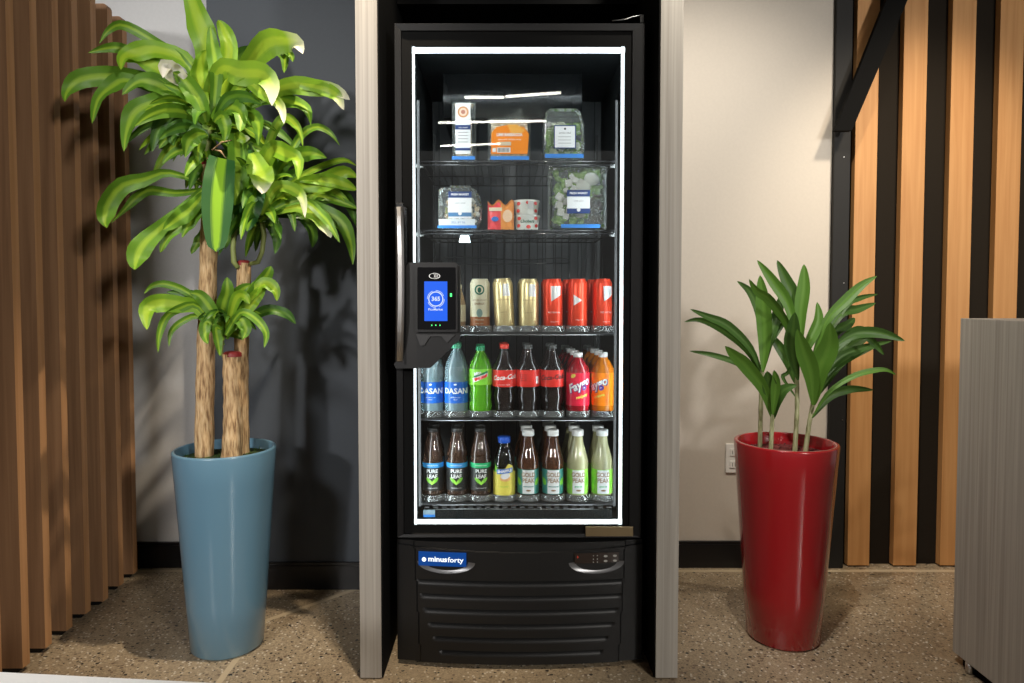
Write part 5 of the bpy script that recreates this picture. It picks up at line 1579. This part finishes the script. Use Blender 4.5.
# row 2
zb = z2_ + .001
a, c = PX(438, 227), PX(481.5, 185.5)
r = empty('pasta_package', ((a.x + c.x) / 2, YP + .03, zb)); tag(r, 'rounded clear package with a navy topped label, left on the second shelf', 'food package', 'packed food on the upper shelves')
b = MB(); poly = wpoly([(438, 227), (438, 190), (441, 187.5), (449, 187.5), (450, 185.5), (470, 185.5), (471, 187.5), (476, 190), (480, 196), (482, 206), (481, 218), (476.5, 227)], YP)
zs = [(YP, .9), (YP + .008, 1.0), (YP + .05, 1.0), (YP + .06, .9)]
cx_ = sum(p[0] for p in poly) / len(poly); n = len(poly); zm = min(p[1] for p in poly)
zlow = zb
vs = []
for y, s in zs: vs += [(cx_ + (p[0] - cx_) * s, y, zlow + (p[1] - zm) * (c.z - zlow) / (max(q[1] for q in poly) - zm) * s) for p in poly]
fs = [(k * n + i, k * n + (i + 1) % n, (k + 1) * n + (i + 1) % n, (k + 1) * n + i) for k in range(3) for i in range(n)] + [tuple(range(n)), tuple(range(3 * n, 4 * n))]
b.add(vs, fs, M['clear']); b.build('clear_shell', r)
b = MB()
for k in range(130):
    th = random.random() * 2 * PI; q_ = random.uniform(.02, .056)
    q = Vector((cx_ - .003 + q_ * math.cos(th) * 1.0, random.uniform(YP + .014, YP + .045), zb + .06 + q_ * math.sin(th)))
    bm = bmesh.new(); bmesh.ops.create_icosphere(bm, subdivisions=1, radius=random.uniform(.005, .010)); b.bm(bm, random.choice([breadm, chsm, chsm, fillm]), False, Matrix.Translation(q))
b.build('pasta', r)
b = MB(); Yl = YP - .001
rectp(b, 438.8, 475, 219, 226, Yl, solid('pale label', (.72, .76, .78)))
rectp(b, 448.3, 471.5, 191.5, 218.5, Yl, M['paper']); rectp(b, 448.3, 471.5, 191.5, 197.8, Yl - .0008, M['navy']); rectp(b, 448.3, 471.5, 212.5, 216.5, Yl - .0008, solid('mid blue print', (.08, .22, .42)))
q = W(460, 194.6, YP); b.text('FRESH MARKET', .0085, (q.x, Yl - .0018, q.z), M['inkwhite'], bold=.0003)
q = W(460, 203, YP); b.text('pasta salad', .008, (q.x, Yl - .001, q.z), M['greyink']); q = W(460, 213.5, YP); b.disc((q.x, Yl - .002, q.z), .006, .006, M['paper'], 14)
q = W(458, 222.5, YP); b.text('SELL BY 06', .010, (q.x, Yl - .001, q.z), solid('blue ink', (.1, .25, .5)))
plabel(b.build('label', r), 'white label with a navy band')
# snack bag
r0 = W(500, 226, YP); r = empty('snack_bag', (r0.x, YP + .02, zb)); tag(r, 'small crinkled red and orange snack bag beside the stacked cups', 'snack bag', 'packed food on the upper shelves')
b = MB(); bagm = pane_mat('clear crinkled film', (.9, .92, .92), 1, .12, .12, (.85, .85, .85), 1.6)
nx, nz = 12, 12; vs = []; xa, xb_ = W(487.5, 220, YP).x, W(514, 220, YP).x; zt_ = W(500, 198.5, YP).z
foilr = mat('red foil', (.85, .09, .10), .3, coat=.5); foilo = mat('orange foil', (.9, .36, .10), .3, coat=.5)
for side in (-1, 1):
    vs = []
    for j in range(nz + 1):
        for i in range(nx + 1):
            u, v = i / nx, j / nz
            bul = math.sin(u * PI) ** .6 * math.sin(min(1, v * 1.02 + .08) * PI) ** .6
            x = xa + (xb_ - xa) * u; z = zb + (zt_ - zb) * v * (1 - .18 * math.sin(u * PI * 2.0 + .5) ** 2 * v)
            vs.append((x, YP + .022 + side * .020 * bul + .0015 * math.sin(i * 2.3 + j * 1.7), z))
    fs = []
    for j in range(nz):
        for i in range(nx):
            q = j * (nx + 1) + i; f = (q, q + 1, q + nx + 2, q + nx + 1)
            b.add([vs[k] for k in f], [(0, 1, 2, 3)], foilr if i < 6 and (j < 11) else foilo, True)
b.build('bag', r)
b = MB(); q = W(495, 219, YP); b.disc((q.x, YP - .001, q.z), .012, .008, solid('blue badge', (.05, .2, .6)), 16); q = W(497, 210, YP)
rectp(b, 489, 502, 207.5, 211, YP + .0005, solid('cream print', (.8, .7, .5))); q = W(507.5, 216, YP); b.disc((q.x, YP - .0015, q.z), .016, .02, solid('pale peach print', (.9, .62, .42)), 16)
plabel(b.build('printed_front', r), 'blue badge and peach print')
# yogurt cups
berry = solid('berry print', (.7, .06, .05)); cupw = solid('white cup', (.78, .80, .75), .35)
z = zb
for k, (px, lab) in enumerate(((527, 'white dairy cup with berries at the bottom of the stack of two'), (526.5, 'white dairy cup with berries on top of the stack of two'))):
    H = .046; cxx = W(px, 220, YP + .045).x
    o = empty('dairy_cup', (cxx, YP + .045, z)); tag(o, lab, 'cup', 'stacked dairy cups')
    b = MB(); b.lathe([(0, 0), (.034, 0), (.036, .003), (.0415, H - .004), (.043, H - .003), (.043, H)], (cxx, YP + .045, z), cupw, 28)
    if k == 0:
        b.text('Chobani', .014, (cxx, YP + .045 - .0398, z + .026), solid('dark green ink', (.02, .12, .06)), bend=.0398, bold=.0004)
    for da, zz in ((-.7, .035), (.75, .036), (-.8, .012), (.85, .012), (.1, .038 if k else .008)):
        rr_ = .037 + .004 * zz / H + .0008
        tmp = MB(); FP(tmp, ell(.0075, .006), rr_ + .0006, zz, berry, da); b.add([(v[0] + cxx, v[1] + YP + .045, v[2] + z) for v in tmp.v], tmp.f, berry)
    if k == 1: rectp(b, 528, 533.5, 201, 208.5, YP + .003, solid('barcode print', (.5, .5, .5)))
    b.build('cup_body', o)
    b = MB(); b.lathe([(.0435, 0), (.0435, .0012), (0, .0013)], (cxx, YP + .045, z + H + .0003), mat('foil lid', (.8, .8, .78), .3, .8) if k == 0 else cupw, 28); b.build('foil_lid', o)
    z += H + .0025
# big salad
a, c = PX(548, 227), PX(608, 163.5)
r = empty('salad_box', ((a.x + c.x) / 2, YP + .03, zb)); tag(r, 'large square clear salad box with eggs and cheese, right on the second shelf', 'food package', 'packed food on the upper shelves')
shellbox('clear_shell', r, a.x, c.x, zb, c.z, YP - .002, YP + .065, .010, .007)
b = MB(); x0, x1 = a.x + .022, c.x - .018
for k in range(170):
    q = Vector((random.uniform(x0, x1), random.uniform(YP + .022, YP + .05), random.uniform(zb + .02, c.z - .022)))
    if q.x > x1 - .045 and q.z < zb + .11: continue
    bm = bmesh.new(); bmesh.ops.create_icosphere(bm, subdivisions=1, radius=random.uniform(.009, .015)); b.bm(bm, lettm, False, Matrix.Translation(q) @ Matrix.Rotation(random.random() * 3, 4, 'Y') @ Matrix.Diagonal((1.2, .4, .8, 1)))
b.build('lettuce', r)
b = MB()
for k in range(140):
    q = Vector((random.uniform(x1 - .042, x1), random.uniform(YP + .015, YP + .035), random.uniform(zb + .02, zb + .115))); bm = bmesh.new(); bmesh.ops.create_icosphere(bm, subdivisions=1, radius=.0045); b.bm(bm, beanm, False, Matrix.Translation(q))
b.build('beans', r)
for (px, py) in ((592, 178.5), (583.5, 186)):
    q = W(px, py, YP + .012); b = MB(); bm = bmesh.new(); bmesh.ops.create_uvsphere(bm, u_segments=20, v_segments=12, radius=.022); b.bm(bm, eggw, True, Matrix.Translation((q.x, YP + .022, q.z)) @ Matrix.Rotation(.3, 4, 'Y') @ Matrix.Diagonal((1.15, .45, .95, 1)))
    plabel(b.build('egg_slice', r), 'white egg slice')
b = MB()
for (px, py, s_) in ((569, 183, .012), (575, 180, .010), (566, 190, .008), (574, 189, .011), (581, 181, .008), (560, 197, .012), (567, 201, .011), (559, 205, .012), (561, 212, .012), (566, 216, .010), (569, 210, .010), (572, 176, .008)):
    q = W(px, py, YP + .012); bm = bmesh.new(); bmesh.ops.create_cube(bm, size=s_ * 1.9); bmesh.ops.bevel(bm, geom=bm.edges[:], offset=.002, segments=1, affect='EDGES')
    b.bm(bm, chsm, False, Matrix.Translation((q.x, YP + .020, q.z)) @ Matrix.Rotation(random.uniform(-.6, .6), 4, 'Y') @ Matrix.Rotation(random.uniform(-.3, .3), 4, 'Z'))
b.build('cheese', r)
b = MB(); Yl = YP - .003
rectp(b, 567, 590, 190, 213.5, Yl, M['paper']); rectp(b, 567, 590, 190, 196.5, Yl - .0008, M['navy']); rectp(b, 567, 590, 208.5, 213.5, Yl - .0008, M['navy'])
q = W(578.5, 193.4, YP); b.text('FRESH MARKET', .0085, (q.x, Yl - .0018, q.z), M['inkwhite'], bold=.0003); q = W(578.5, 201, YP); b.text('cobb salad', .007, (q.x, Yl - .001, q.z), M['greyink'])
q = W(578.5, 210, YP); b.disc((q.x, Yl - .0022, q.z), .006, .006, M['paper'], 14); q = W(580, 215.5, YP); b.disc((q.x, Yl + .001, q.z), .016, .008, M['paper'], 16)
plabel(b.build('label', r), 'white label with navy bands')
